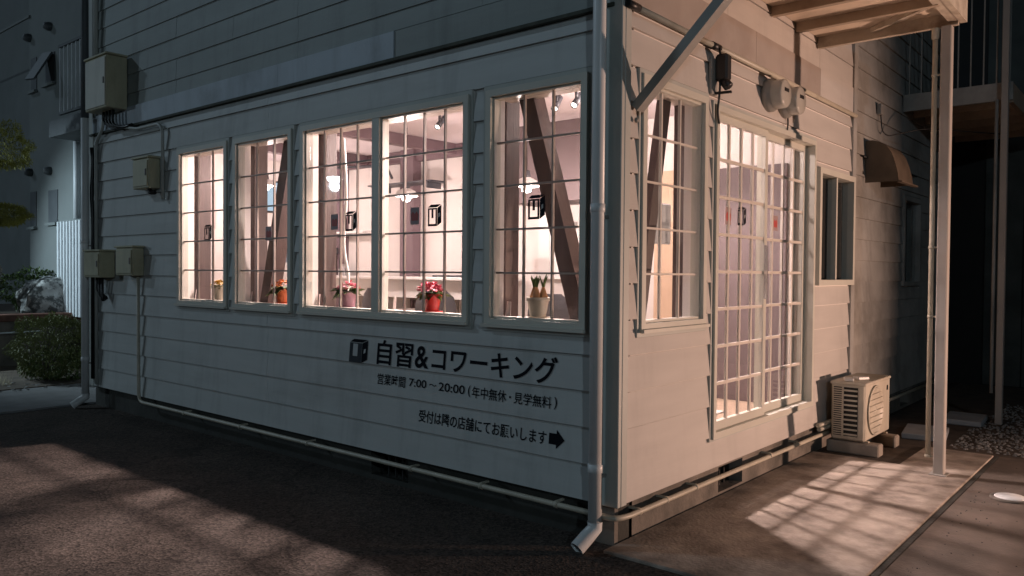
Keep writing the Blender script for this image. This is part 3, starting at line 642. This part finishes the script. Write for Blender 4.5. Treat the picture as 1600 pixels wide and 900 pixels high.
flowerpot(-.615, .115, 1.152, .064, .125, 'cream_pot', 'bulb', 'cream pot with sprouting flower bulbs in the corner window')

def glass_logo(mp, s, z, w, h, out, label):
    o0 = mp(s, out, z); t = thing('logo_sticker', o0, label, 'sticker', 'cube logo stickers on the panes')
    sg = 1
    def place(pts, n, m, p, i):
        if m == 'ink_grey':      # hollow front face: four dark edge strips round a pale letter
            (x0, z0), (x1, z1) = pts[0], pts[2]; e = .014
            for q in (((x0,z0),(x1,z0),(x1,z0+e),(x0,z0+e)), ((x0,z1-e*.7),(x1,z1-e*.7),(x1,z1),(x0,z1)), ((x0,z0+e),(x0+e,z0+e),(x0+e,z1-e*.7),(x0,z1-e*.7)), ((x1-e,z0+e),(x1,z0+e),(x1,z1-e*.7),(x1-e,z1-e*.7)), (((x0+x1)/2-.009,z0+.05),((x0+x1)/2+.009,z0+.05),((x0+x1)/2+.009,z1-e*.7),((x0+x1)/2-.009,z1-e*.7))):
                place(q, n, 'ink', p, 0)
            return
        if m == 'ink_light' and i == 1 and pts[0][0] < s: return
        mb = MB(); P = [mp(a, out+.0004*i, b) for a, b in pts]; mb.add(P, [tuple(range(len(P)))]); mb.build('logo_mark', 'ink' if m == 'ink_grey' else m, p)
    cube_logo(s-w/2, z-h/2, w, h, place, t)
for s, z, lab in ((-4.115, 1.735, 'black cube logo sticker on the narrowest window'), (-2.195, 1.765, 'black cube logo sticker above the mauve flowerpot'), (-1.365, 1.772, 'black cube logo sticker above the red flowerpot'), (-.553, 1.785, 'black cube logo sticker on the corner window by the slanted timber')):
    glass_logo(FRONT, s, z, .12, .135, -.0150, lab)
glass_logo(SIDE, 1.50, 1.80, .13, .12, -.0090, 'black cube logo sticker on the sliding door')
def notice(mp, s, z, out, label):
    t = thing('notice_sticker', mp(s, out, z), label, 'sticker', 'small red notices on the panes')
    bar(MB(), mp, s-.042, s+.042, out, out+.001, z-.055, z+.055).build('sheet', 'sticker', t)
    mb = MB(); P = [mp(s+a, out+.0016, z+b) for a, b in ((-.03,-.03),(.03,-.03),(.034,.01),(.018,.028),(0,.014),(-.018,.028),(-.034,.01))]; mb.add(P, [tuple(range(7))]); mb.build('red_mark', 'sticker_red', t)
notice(FRONT, -3.20, 1.705, -.0150, 'dark notice with red mark beside the slanted timber')
notice(FRONT, -2.375, 1.765, -.0150, 'dark notice with red mark above the mauve flowerpot')
notice(FRONT, -1.545, 1.775, -.0150, 'dark notice with red mark above the red flowerpot')
notice(SIDE, 1.295, 1.79, -.0090, 'red notice on the nearer door sash')
notice(SIDE, 2.155, 1.79, -.0465, 'red notice on the farther door sash')

# long counter and chairs
ct = thing('counter', (-3.6, 2.3, .40), 'long white counter along the back of the lit room', 'counter')
MB().bbox(-5.2, -2.75, 2.02, 2.58, 1.335, 1.365, .004).build('top', 'white', ct)
MB().box(-5.15, -2.8, 2.10, 2.13, 1.15, 1.334).build('front_panel', 'white', ct)
for x in (-5.1, -4.35, -3.6, -2.86): MB().box(x, x+.05, 2.16, 2.5, .401, 1.334).build('leg', 'white', ct)
def chair(x, y, rz, label):
    t = thing('chair', (0, 0, 0), label, 'chair', 'grey shell chairs in the room')
    mb = MB(); n = 9; hts = [.46, .52, .62, .72, .80, .86]
    vs = []
    for h in hts:
        k = min(1, (h-.46)/.1); wv = .23 if h < .72 else .23*math.sqrt(max(0, 1-((h-.72)/.16)**2))
        for i in range(n):
            u = -1+2*i/(n-1); vs.append((u*wv, -.20-.05*k+.06*u*u, h))
    m2 = len(vs); vs += [(a, b-.014, c2) for a, b, c2 in vs]
    fs = []
    for j in range(len(hts)-1):
        for i in range(n-1):
            q = j*n+i; fs += [(q, q+1, q+n+1, q+n), (m2+q, m2+q+n, m2+q+n+1, m2+q+1)]
    mb.add(vs, fs, True); mb.build('backrest', 'grey_plastic', t)
    MB().bbox(-.23, .23, -.2, .22, .43, .462, .012).build('seat', 'grey_plastic', t)
    for sx in (-1, 1):
        for sy in (-1, 1): MB().tube([(sx*.19, sy*.17, .43), (sx*.22, sy*.21, 0)], .012, 8).build('leg', 'chrome', t)
        MB().tube(smooth_path([(sx*.24, -.2, .44), (sx*.27, -.19, .66), (sx*.27, .12, .66), (sx*.24, .16, .44)], .06), .011, 8).build('armrest', 'chrome', t)
    t.location = (x, y, .40); t.rotation_euler.z = rz; return t
c0 = chair(-2.80, 1.60, .1, 'grey shell chair behind the red flowerpot')
for x, y, rz, lab in ((-3.62, 1.65, -.15, 'grey shell chair at the counter farther from the corner'), (-2.10, 1.55, .12, 'grey shell chair behind the sprouting bulbs'), (-1.42, 1.50, -.1, 'grey shell chair behind the slanted timber in the corner window')):
    k = copy_tree(c0); k.location = (x, y, .40); k.rotation_euler.z = rz; k['label'] = lab
# things on the counter and the walls
pb = thing('price_board', (-2.72, 2.3, 1.366), 'tilted printed board leaning on the counter behind the bulbs', 'board')
MB().add([(-2.90,2.22,1.3665),(-2.68,2.22,1.3665),(-2.62,2.34,1.66),(-2.84,2.34,1.66),(-2.90,2.24,1.3665),(-2.68,2.24,1.3665),(-2.62,2.36,1.66),(-2.84,2.36,1.66)], [(0,1,2,3),(7,6,5,4),(0,3,7,4),(1,5,6,2),(2,6,7,3)]).build('sheet', 'white', pb)
for k in range(6):
    f = .15+.12*k; a = Vector((-2.875+.06*f, 2.2185+.12*f, 1.3665+.294*f)); b = Vector((-2.73+.06*f, 2.2185+.12*f, 1.3665+.294*f)); u = Vector((.06, .12, .294))*.05
    MB().quad(a, b, b+u, a+u).build('print_line', 'print', pb)
tag(MB().bbox(-3.75, -3.15, 2.30, 2.34, 1.366, 1.385, .003).build('keyboard_tray', 'grey_plastic'), 'thin dark tray lying on the counter', 'tray')
sh = thing('wall_shelf', (-6.0, 2.5, 1.3), 'white wall shelf with kettle gear at the far end of the room', 'shelf')
MB().bbox(-6.36, -5.0, 2.36, 2.615, 1.30, 1.33, .003).build('board', 'white', sh)
MB().bbox(-6.36, -5.0, 2.40, 2.615, 1.86, 1.885, .003).build('board', 'white', sh)
def jug(x, y, z, r, h, m, name, lab, cat):
    t = thing(name, (x, y, z), lab, cat); MB().lathe([(0, 0), (r, .0), (r*1.02, h*.6), (r*.6, h*.8), (r*.5, h), (0, h)], (x, y, z+.001), 16).build('body', m, t)
    MB().tube(smooth_path([(x+r*.9, y, z+h*.75), (x+r*1.6, y, z+h*.7), (x+r*1.6, y, z+h*.25), (x+r*.95, y, z+h*.2)], .02), .006, 6).build('handle', 'black', t)
jug(-5.95, 2.47, 1.33, .07, .20, 'blue', 'blue_jug', 'small blue jug on the wall shelf', 'jug')
jug(-5.45, 2.47, 1.33, .06, .17, 'chrome', 'kettle', 'steel kettle on the wall shelf', 'kettle')
cm = thing('coffee_machine', (-5.68, 2.47, 1.33), 'white coffee machine standing on the wall shelf', 'machine')
MB().bbox(-5.80, -5.58, 2.38, 2.60, 1.331, 1.37, .006).build('base', 'white', cm)
MB().bbox(-5.78, -5.60, 2.50, 2.60, 1.3705, 1.62, .006).build('column', 'white', cm)
MB().bbox(-5.80, -5.58, 2.38, 2.60, 1.6205, 1.70, .01).build('head', 'grey_plastic', cm)
MB().lathe([(0, 0), (.05, 0), (.055, .09), (.04, .11)], (-5.69, 2.44, 1.371), 14).build('carafe', 'meter_glass', cm)
sc = thing('wall_glow_panel', (-6.36, 2.2, 2.3), 'blue-white glow panel added on the end wall of the room', 'glow_panel')  # added glowing panel that makes the bluish glow seen in the window
MB().bbox(-6.378, -6.345, 1.93, 2.44, 2.13, 2.52, .004).build('panel_frame', 'black', sc); MB().box(-6.3445, -6.343, 1.95, 2.42, 2.15, 2.50).build('glow_face', 'glow_panel', sc)
ps = thing('wall_poster', (-6.37, 2.3, 1.6), 'pale printed poster low on the end wall', 'poster')
MB().box(-6.378, -6.372, 2.18, 2.45, 1.48, 1.70).build('sheet', 'white', ps); MB().box(-6.3715, -6.371, 2.21, 2.42, 1.52, 1.66).build('print_block', 'print', ps)
tag(MB().tube(smooth_path([(-2.66, .31, 2.42), (-2.62, .31, 2.0), (-2.66, .31, 1.6), (-2.58, .31, 1.35), (-2.64, .31, 1.13)], .1), .012, 8).build('curtain_cord', 'white'), 'white wavy cord hanging behind the mauve flowerpot', 'cord')
wb = MB().bbox(-.52, -.50, 1.0, 1.45, 1.62, 1.9, .01).build('hanging_board', 'paver'); tag(wb, 'small grey board hanging inside the corner side window', 'board')
tag(MB().bbox(-.95, -.35, 1.25, 2.0, .4005, .412, .004).build('door_mat', 'white'), 'pale mat on the floor inside the sliding door', 'mat')

ds = thing('high_shelf', (-4.4, 2.5, 2.35), 'thin dark shelf high on the back wall above the counter', 'shelf')
MB().box(-4.75, -3.75, 2.26, 2.498, 2.36, 2.375).build('board', 'grey_plastic', ds)
for x in (-4.65, -3.85): MB().box(x, x+.02, 2.30, 2.498, 2.30, 2.359).build('bracket', 'grey_plastic', ds)
tag(MB().tube(smooth_path([(-5.6, 2.45, 2.66), (-5.0, 2.40, 2.62), (-4.6, 2.40, 2.60), (-4.5, 2.40, 2.45)], .05), .014, 8).build('ceiling_pipe', 'grey_plastic'), 'dark pipe bent under the ceiling at the back', 'pipe')
lp2 = thing('laptop', (-3.0, 2.2, 1.366), 'open laptop on the counter near the printed board', 'laptop')
MB().bbox(-3.18, -2.95, 2.12, 2.28, 1.3655, 1.378, .003).build('base', 'grey_plastic', lp2); MB().beam((-3.065, 2.285, 1.378), (-3.065, 2.34, 1.53), .23, .008, (0, 1, 0)).build('lid', 'grey_plastic', lp2)
tag(MB().bbox(-6.372, -6.36, 1.05, 1.35, 1.9, 2.35, .003).build('wall_calendar', 'card'), 'pale calendar sheet on the end wall seen through the narrowest window', 'calendar')
# ---- lamps of the room
WARM = (1, .77, .715)
tr = thing('lighting_track', (-2.5, 1.25, 2.74), 'dark ceiling track carrying the spotlights', 'track')
MB().box(-5.1, -.6, 1.20, 1.235, 2.735, 2.7695).build('rail', 'grey_plastic', tr)
def spotlight(x, aim, energy, label, cone=105, light=True, y=1.217, soft=.05):
    p = Vector((x, y, 2.655)); d = (Vector(aim)-p).normalized()
    t = thing('track_spotlight', (x, y, 2.73), label, 'spotlight', 'spotlights on the ceiling track')
    MB().tube([(x, y, 2.734 if y < 2 else 2.769), (x, y, 2.67)], .012, 8).build('stem', 'grey_plastic', t)
    MB().lathe([(0, -.09), (.022, -.09), (.026, .05), (.023, .05), (.021, .04)], p, 16, d).build('can', 'grey_plastic', t)
    MB().lathe([(0, .041), (.021, .041)], p, 16, d).build('lens', 'spot_glow', t)
    if light: lamp('spot_light', 'SPOT', p + d*.075, energy, WARM, t, soft, aim, cone, .8)
spotlight(-2.55, (-2.2, -1.4, 0), 470, 'track spotlight seen above the red flowerpot')
spotlight(-1.33, (-.9, -1.2, 0), 380, 'track spotlight nearest the slanted timber in the corner window')
spotlight(-1.15, (-1.0, -1.4, 0), 60, 'track spotlight closest to the entrance')
spotlight(-1.42, (.8, 1.45, .0), 680, 'ceiling spotlight aimed out through the sliding door', 88, y=2.12, soft=.065)
spotlight(-4.2, (-4.0, -1.6, 0), 450, 'track spotlight over the narrowest window')
def pendant(x, y, z, label):
    t = thing('pendant_lamp', (x, y, z), label, 'pendant lamp', 'glowing pendant lamps')
    MB().tube([(x, y, 2.769), (x, y, z+.09)], .005, 6).build('cord', 'black', t)
    MB().lathe([(.012, .13), (.03, .12), (.035, .07)], (x, y, z), 16).build('cap', 'grey_plastic', t)
    MB().lathe([(.035, .07), (.085, .045), (.115, 0), (.11, -.004), (.06, -.006)], (x, y, z), 20).build('shade', 'white', t)
    MB().lathe([(0, -.045), (.035, -.035), (.05, 0), (.035, .03), (0, .04)], (x, y, z-.01), 14).build('bulb', 'lamp_glow', t)
    lamp('pendant_light', 'POINT', (x, y, z-.10), 52, WARM, t, .06)
pendant(-3.38, 1.60, 2.13, 'glowing pendant lamp above the counter behind the red flowerpot')
pendant(-1.92, 1.60, 2.13, 'glowing pendant lamp in the corner window')
pendant(-5.5, 1.45, 2.35, 'glowing pendant lamp at the far end of the room')
cl = thing('ceiling_lamp', (-.75, 1.45, 2.7), 'round ceiling lamp just inside the sliding door', 'ceiling lamp')
MB().lathe([(.13, .03), (.13, 0), (.11, -.02), (0, -.025)], (-.75, 1.45, 2.738), 20).build('diffuser', 'lamp_glow', cl)
lamp('ceiling_light', 'POINT', (-.75, 1.45, 2.62), 64, WARM, cl, .08)

# ================================================================ rear wing on the entrance side
Wg = thing('rear_wing', (0, 4, 0), 'weathered unlit rear wing beyond the air conditioner', 'building')
wo = [(5.47, 6.15, 1.32, 2.24)]
WX = lambda s, o, z: (o-.03, s, z)
slab_cells(WX, 3.76, 7.2, .22, 6.0, 0, -.12, wo, 'wall', 'old_siding', Wg)
slab_cells(WX, 3.76, 7.2, -.05, .219, -.02, -.14, [(5.6, 5.95, .03, .19)], 'foundation', 'conc', Wg)
siding(WX, 3.78, 7.2, [.22+.19*k for k in range(26)], [(5.44, 6.18, 1.29, 2.27)], 'old_siding', Wg, joints=(5.3,))
q = ring(WX, 5.46, 6.16, 1.31, 2.25, .045, -.05, .03, 'window', 'old_siding', Wg); piece(pane_mesh(.61, .85, False), 'pane', WX(5.81, -.02, 1.78), q)
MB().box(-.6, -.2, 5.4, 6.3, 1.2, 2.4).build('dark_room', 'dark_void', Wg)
MB().tube([(.02, 3.80, .19), (.02, 7.0, .185)], .017, 10).build('base_pipe', 'pvc_cream', Wg)
MB().tube([(.0, 4.03, 2.49), (.0, 5.9, 2.49)], .01, 8).build('wall_cable', 'black', Wg)
pf = [(0, 2.64), (.06, 2.64), (.12, 2.62), (.175, 2.585), (.22, 2.52), (.25, 2.44), (.275, 2.34), (.285, 2.26)]
aw = thing('window_awning', (0, 4.4, 2.26), 'brown quarter round awning on the weathered wing', 'awning')
mb = MB(); ys = (4.13, 4.62); n = len(pf)
mb.add([(x-.012, y, z) for y in ys for x, z in pf], [(i, i+1, n+i+1, n+i) for i in range(n-1)], True); mb.build('hood', 'rust_brown', aw)
for y in ys:
    P = [(x-.012, y+(.004 if y < 4.3 else -.004), z) for x, z in pf] + [(-.012, y+(.004 if y < 4.3 else -.004), 2.26)]
    MB().add(P, [tuple(range(len(P)))]).build('end_panel', 'rust_brown', aw)
MB().box(.27, .31, 4.10, 4.65, 2.245, 2.258).build('drip_lip', 'rust_brown', aw)
wc = tag(MB().tube(smooth_path([(.01, 4.5, 2.95), (.02, 4.52, 2.78), (.05, 4.6, 2.74), (.3, 4.9, 2.83), (.87, 5.38, 2.78)], .1), .006, 6).build('slack_wire', 'black'), 'slack black wire from the wing wall to the far balcony', 'wire')
MB().bbox(-.01, .03, 4.45, 4.53, 2.93, 3.03, .004).build('wire_box', 'meter_base', wc)
Bc = thing('rear_balcony', (.45, 6.2, 0), 'dark balcony with thin railing bars behind the canopy post', 'balcony')
MB().box(-.01, .95, 5.36, 5.40, 3.10, 3.27).build('fascia', 'old_siding', Bc)
MB().box(-.01, .95, 5.401, 8.0, 3.20, 3.26).build('deck', 'joist', Bc)
MB().box(.91, .95, 5.401, 8.0, 3.08, 3.199).build('side_beam', 'joist', Bc)
for k in range(5): MB().box(-.005, .909, 5.75+.5*k, 5.79+.5*k, 3.10, 3.198).build('joist', 'joist', Bc)
for k in range(9): MB().box(.035+.11*k, .047+.11*k, 5.375, 5.387, 3.271, 4.3).build('railing_bar', 'old_siding', Bc)
MB().box(0, .95, 5.36, 5.40, 4.301, 4.34).build('handrail', 'old_siding', Bc)
MB().bbox(.866, .925, 5.28, 5.345, .006, 5.2, .005).build('post', 'post', Bc)
MB().tube([(.83, 5.30, 3.1), (.83, 5.30, .3)], .015, 10).build('drain_pipe', 'old_siding', Bc)
Sd = thing('dark_backdrop', (2.5, 8.4, 0), 'tall unlit board shed added to close the dark yard', 'backdrop')  # added backdrop that closes the view and blocks sky light
MB().box(-3, 16, 8.35, 8.6, 0, 9).build('wall', 'dark_void', Sd)
for k in range(40):
    x = .25+.215*k; MB().box(x, x+.2, 8.325+.01*(k % 2), 8.349, .02, 5.55).build('board', 'backdrop', Sd)

# ================================================================ garden and apartment block on the far side
def foliage(name, n, fn, L, m, parent=None, w=.5):
    rnd = random.Random(len(name)+n); mb = MB()
    for i in range(n):
        p, out = fn(rnd); d = Vector(out) + Vector((rnd.gauss(0, .6), rnd.gauss(0, .6), rnd.gauss(.1, .6))); l = L*rnd.uniform(.6, 1.3)
        leaf(mb, p, d, l, l*w, rnd.uniform(-.1, .4))
    return mb.build(name, m, parent)
def shell(c0, rx, ry, rz, lumps):
    c0 = Vector(c0)
    def fn(r):
        while True:
            v = Vector((r.gauss(0, 1), r.gauss(0, 1), r.gauss(0, 1))).normalized()
            k = (1 + .16*math.sin(5*v.x+lumps)*math.sin(6*v.y+1.3*lumps) + .12*math.sin(9*v.z+2*lumps))*r.uniform(.55, 1)**.4
            p = c0 + Vector((v.x*rx*k, v.y*ry*k, v.z*rz*k))
            if p.z > .04: return p, v
    return fn
s = thing('round_shrub', (-8.55, .30, .03), 'round clipped shrub at the garden edge', 'shrub')
foliage('foliage', 8000, shell((-8.55, .36, .46), .40, .42, .40, 1), .036, 'leaf_dark', s)
foliage('young_foliage', 1300, shell((-8.45, .46, .22), .36, .42, .2, 3), .04, 'leaf', s)
for k in range(6): MB().tube([(-8.55, .3, .03), (-8.55+.25*math.cos(k), .3+.25*math.sin(k), .5)], [.02, .008], 6).build('stem', 'bark', s)
rnd = random.Random(5); mb = MB()
for i in range(1300):
    x = -8.35-1.0*rnd.random(); y = -.1-2.2*rnd.random()**1.2; a = rnd.random()*6.28; h = rnd.uniform(.05, .16)
    mb.add([(x-.004, y, .03), (x+.004, y, .03), (x+.05*math.cos(a), y+.05*math.sin(a), .03+h)], [(0, 1, 2)])
struct(mb.build('dry_grass', 'dry_grass'), 'stuff')['label'] = 'dry straw coloured grass at the garden edge'
lw = thing('garden_wall', (-10.5, .5, 0), 'low dark retaining wall with a rusty cap behind the shrub', 'wall')
MB().box(-10.75, -10.5, -4, 3.0, 0, .66).build('wall', 'conc', lw); MB().bbox(-10.78, -10.46, -4, 3.0, .661, .76, .01).build('cap', 'rust', lw)
tag(MB().tube([(-10.3, -2, .50), (-10.3, .85, .52)], .012, 6).build('garden_rail', 'zinc'), 'thin pale rail in front of the rusty capped wall', 'rail')
bm = bmesh.new(); bmesh.ops.create_icosphere(bm, subdivisions=4, radius=1); rnd = random.Random(2)
from mathutils import noise
for v in bm.verts:
    k = 1 + .22*noise.noise(v.co*1.6) + .10*noise.noise(v.co*4) + .05*noise.noise(v.co*9); v.co = Vector((v.co.x*.40*k, v.co.y*.52*k, v.co.z*.44*k if v.co.z < .55 else (.55+(v.co.z-.55)*.5)*.44*k))
me = bpy.data.meshes.new('boulder'); bm.to_mesh(me); bm.free(); me.materials.append(M['rock']); me.polygons.foreach_set('use_smooth', [True]*len(me.polygons))
o = bpy.data.objects.new('boulder', me); COL.objects.link(o); o.location = (-11.15, 1.38, .94); tag(o, 'pale mottled boulder on top of the retaining wall', 'boulder')
struct(MB().box(-16, -10.751, -4, 6, .0, .70).build('raised_bed', 'soil'))
h = thing('clipped_hedge', (-11.75, 1.2, .7), 'low clipped hedge just behind the boulder', 'hedge'); foliage('foliage', 2600, shell((-11.75, 1.30, 1.10), .40, .62, .30, 2), .055, 'leaf', h)
d = thing('dark_bush', (-11.6, .1, .7), 'dark evergreen bush under the pine', 'bush'); foliage('foliage', 4200, shell((-11.6, .0, 1.25), .5, .62, .5, 4), .06, 'leaf_dark', d)
MB().tube([(-11.3, .4, .7), (-11.3, .55, 1.0), (-11.25, .62, 1.4), (-11.3, .5, 1.7)], [.06, .05, .04, .02], 8).build('stem', 'bark', d)
pt = thing('garden_pine', (-10.8, -.6, .7), 'yellowish cloud pruned pine reaching in from the frame edge', 'tree')
MB().tube([(-10.8, -.6, .7), (-10.75, -.5, 1.6), (-10.6, -.7, 2.6), (-10.4, -.5, 3.4), (-10.3, -.6, 4.1)], [.11, .10, .08, .06, .03], 10).build('trunk', 'bark', pt)
for k, (cx, cy, cz, rr) in enumerate(((-10.0, .22, 3.05, .40), (-10.0, .26, 2.15, .30), (-10.1, -.5, 3.7, .55), (-10.2, -.25, 2.2, .3))):
    MB().tube([(-10.5, -.6, cz-.25), (cx, cy, cz-.05)], [.035, .015], 6).build('branch', 'bark', pt)
    foliage('crown', 5200, shell((cx, cy, cz), rr, rr*1.05, rr*(.75 if k != 1 else .45), k), .05, 'pine', pt, .22)
f = thing('white_shutter', (-10.6, 1.35, 1.0), 'bright white ribbed panel beside the apartment wall', 'panel')
MB().box(-11.08, -9.9, 1.372, 1.40, .70, 2.16).build('backing', 'apart', f)
for k in range(10): MB().bbox(-11.06+.115*k, -11.06+.115*k+.065, 1.335, 1.3715, .70, 2.14, .006).build('rib', 'zinc', f)
tag(MB().tube([(-10.45, 1.40, 2.17), (-10.45, 1.40, 3.32)], .05, 10).build('apartment_downpipe', 'zinc'), 'short bright white downpipe on the apartment wall', 'pipe')
Ap = thing('apartment_block', (-12, 4, 0), 'grey apartment block with a railed balcony in the far corner', 'building')
MB().box(-12.66, -8.4, 1.5, 9, 0, 9).build('wall', 'apart', Ap)
MB().box(-22, -12.661, 3.2, 9, 0, 9).build('set_back_wall', 'apart', Ap)
MB().box(-22, -12.6, 1.47, 1.499, 5.62, 5.66).build('joint_strip', 'apart', Ap)
bl = MB().box(-10.46, -8.6, 1.02, 1.499, 3.33, 3.56).build('balcony', 'apart_dark', Ap)
for k in range(11): MB().box(-10.17+.14*k, -10.155+.14*k, 1.06, 1.075, 3.665, 4.59).build('railing_bar', 'zinc', bl)
MB().box(-10.2, -8.6, 1.05, 1.09, 4.591, 4.63).build('handrail', 'apart_dark', bl); MB().box(-10.2, -8.6, 1.05, 1.09, 3.63, 3.664).build('bottom_rail', 'apart_dark', bl)
for x0, x1, z0, z1 in ((-12.57, -12.32, 4.38, 4.92), (-12.62, -12.36, 2.12, 2.70), (-11.83, -11.45, 2.16, 2.68), (-11.95, -11.55, 4.40, 4.88)):
    w = MB().box(x0, x1, 1.49, 1.4995, z0, z1).build('window', 'apart_dark', Ap); MB().box(x0-.03, x1+.03, 1.44, 1.489, z0-.05, z0-.005).build('sill', 'apart', w)
ow = MB().beam((-11.75, 1.46, 4.88), (-11.80, 1.22, 4.42), .38, .03, (0, 1, 0)).build('open_window', 'apart_dark', Ap)
for x, z in ((-12.62, 5.28), (-11.73, 5.30), (-12.58, 3.03), (-11.75, 2.99)):
    MB().lathe([(.0, .11), (.05, .10), (.07, .04), (.07, 0)], (x, 1.499, z), 10, (0, -1, 0)).build('vent_hood', 'apart_dark', Ap)

# ================================================================ the lamps outside the frame that light the walls
sl = thing('street_lamp', (-16.6, -10.6, 0), 'cool white street lamp reflected in the wide window', 'street lamp', 'street lamps around the lot')
lp = Vector((-16.1, -10.35, 4.05))
MB().tube(smooth_path([(-16.9, -10.6, 0), (-16.9, -10.6, 4.2), (-16.2, -10.4, 4.35)], .3), .05, 10).build('pole', 'apart_dark', sl)
MB().lathe([(0, .26), (.10, .24), (.26, .12), (.30, .02), (.29, 0)], lp, 20).build('shade', 'meter_base', sl)
MB().lathe([(0, -.17), (.12, -.14), (.2, -.06), (.22, .02)], lp, 20).build('globe', 'street_glow', sl)
lamp('street_light', 'POINT', lp + Vector((0, 0, -.25)), 500, (.66, .86, 1), sl, .12)
def post_lamp(x, y, z, e, label):
    t = thing('street_lamp', (x, y, 0), label, 'street lamp', 'street lamps around the lot')
    MB().tube([(x, y, 0), (x, y, z)], [.06, .04], 10).build('pole', 'apart_dark', t)
    MB().lathe([(0, .22), (.16, .16), (.22, .08), (.2, .07)], (x, y, z), 18).build('shade', 'meter_base', t)
    MB().lathe([(.04, -.02), (.12, -.0), (.15, .06), (.08, .12)], (x, y, z), 18).build('globe', 'lamp_glow', t)
    lamp('street_light', 'POINT', (x+.18, y+.12, z-.05), e, (.66, .86, 1), t, .15)
gs = thing('garden_spotlight', (-12.1, -2.7, .7), 'cool garden spotlight on a stake aimed at the boulder', 'spotlight')
MB().tube([(-12.1, -2.7, .7), (-12.1, -2.7, 2.85)], .03, 8).build('stake', 'apart_dark', gs)
gp, ga = Vector((-12.1, -2.7, 2.95)), Vector((-10.1, 1.1, .9))
MB().lathe([(0, -.1), (.07, -.1), (.09, .05), (.08, .05), (.06, 0)], gp, 14, (ga-gp).normalized()).build('can', 'apart_dark', gs)
lamp('garden_light', 'SPOT', gp + (ga-gp).normalized()*.06, 760, (.70, .90, 1), gs, .06, ga, 76, .8)
post_lamp(9.5, -9.0, 5.0, 720, 'cool street lamp behind the viewpoint')
fl = thing('flood_lamp', (5.9, 5.0, 0), 'warm yard floodlight on a short pole facing the entrance', 'floodlight')
fp = Vector((5.75, 4.9, .55)); ft = Vector((0, 1.0, 1.9))
MB().tube([(5.95, 5.02, 0), (5.95, 5.02, .55)], .03, 10).build('pole', 'apart_dark', fl)
MB().lathe([(0, -.12), (.09, -.12), (.12, .02), (.11, .02), (.08, -.05)], fp, 16, (ft-fp).normalized()).build('housing', 'apart_dark', fl)
MB().lathe([(0, -.02), (.095, -.02)], fp, 16, (ft-fp).normalized()).build('lens', 'flood_glow', fl)
lamp('flood_light', 'SPOT', fp + (ft-fp).normalized()*.04, 1720, (1, .635, .475), fl, .10, ft, 80, 1)
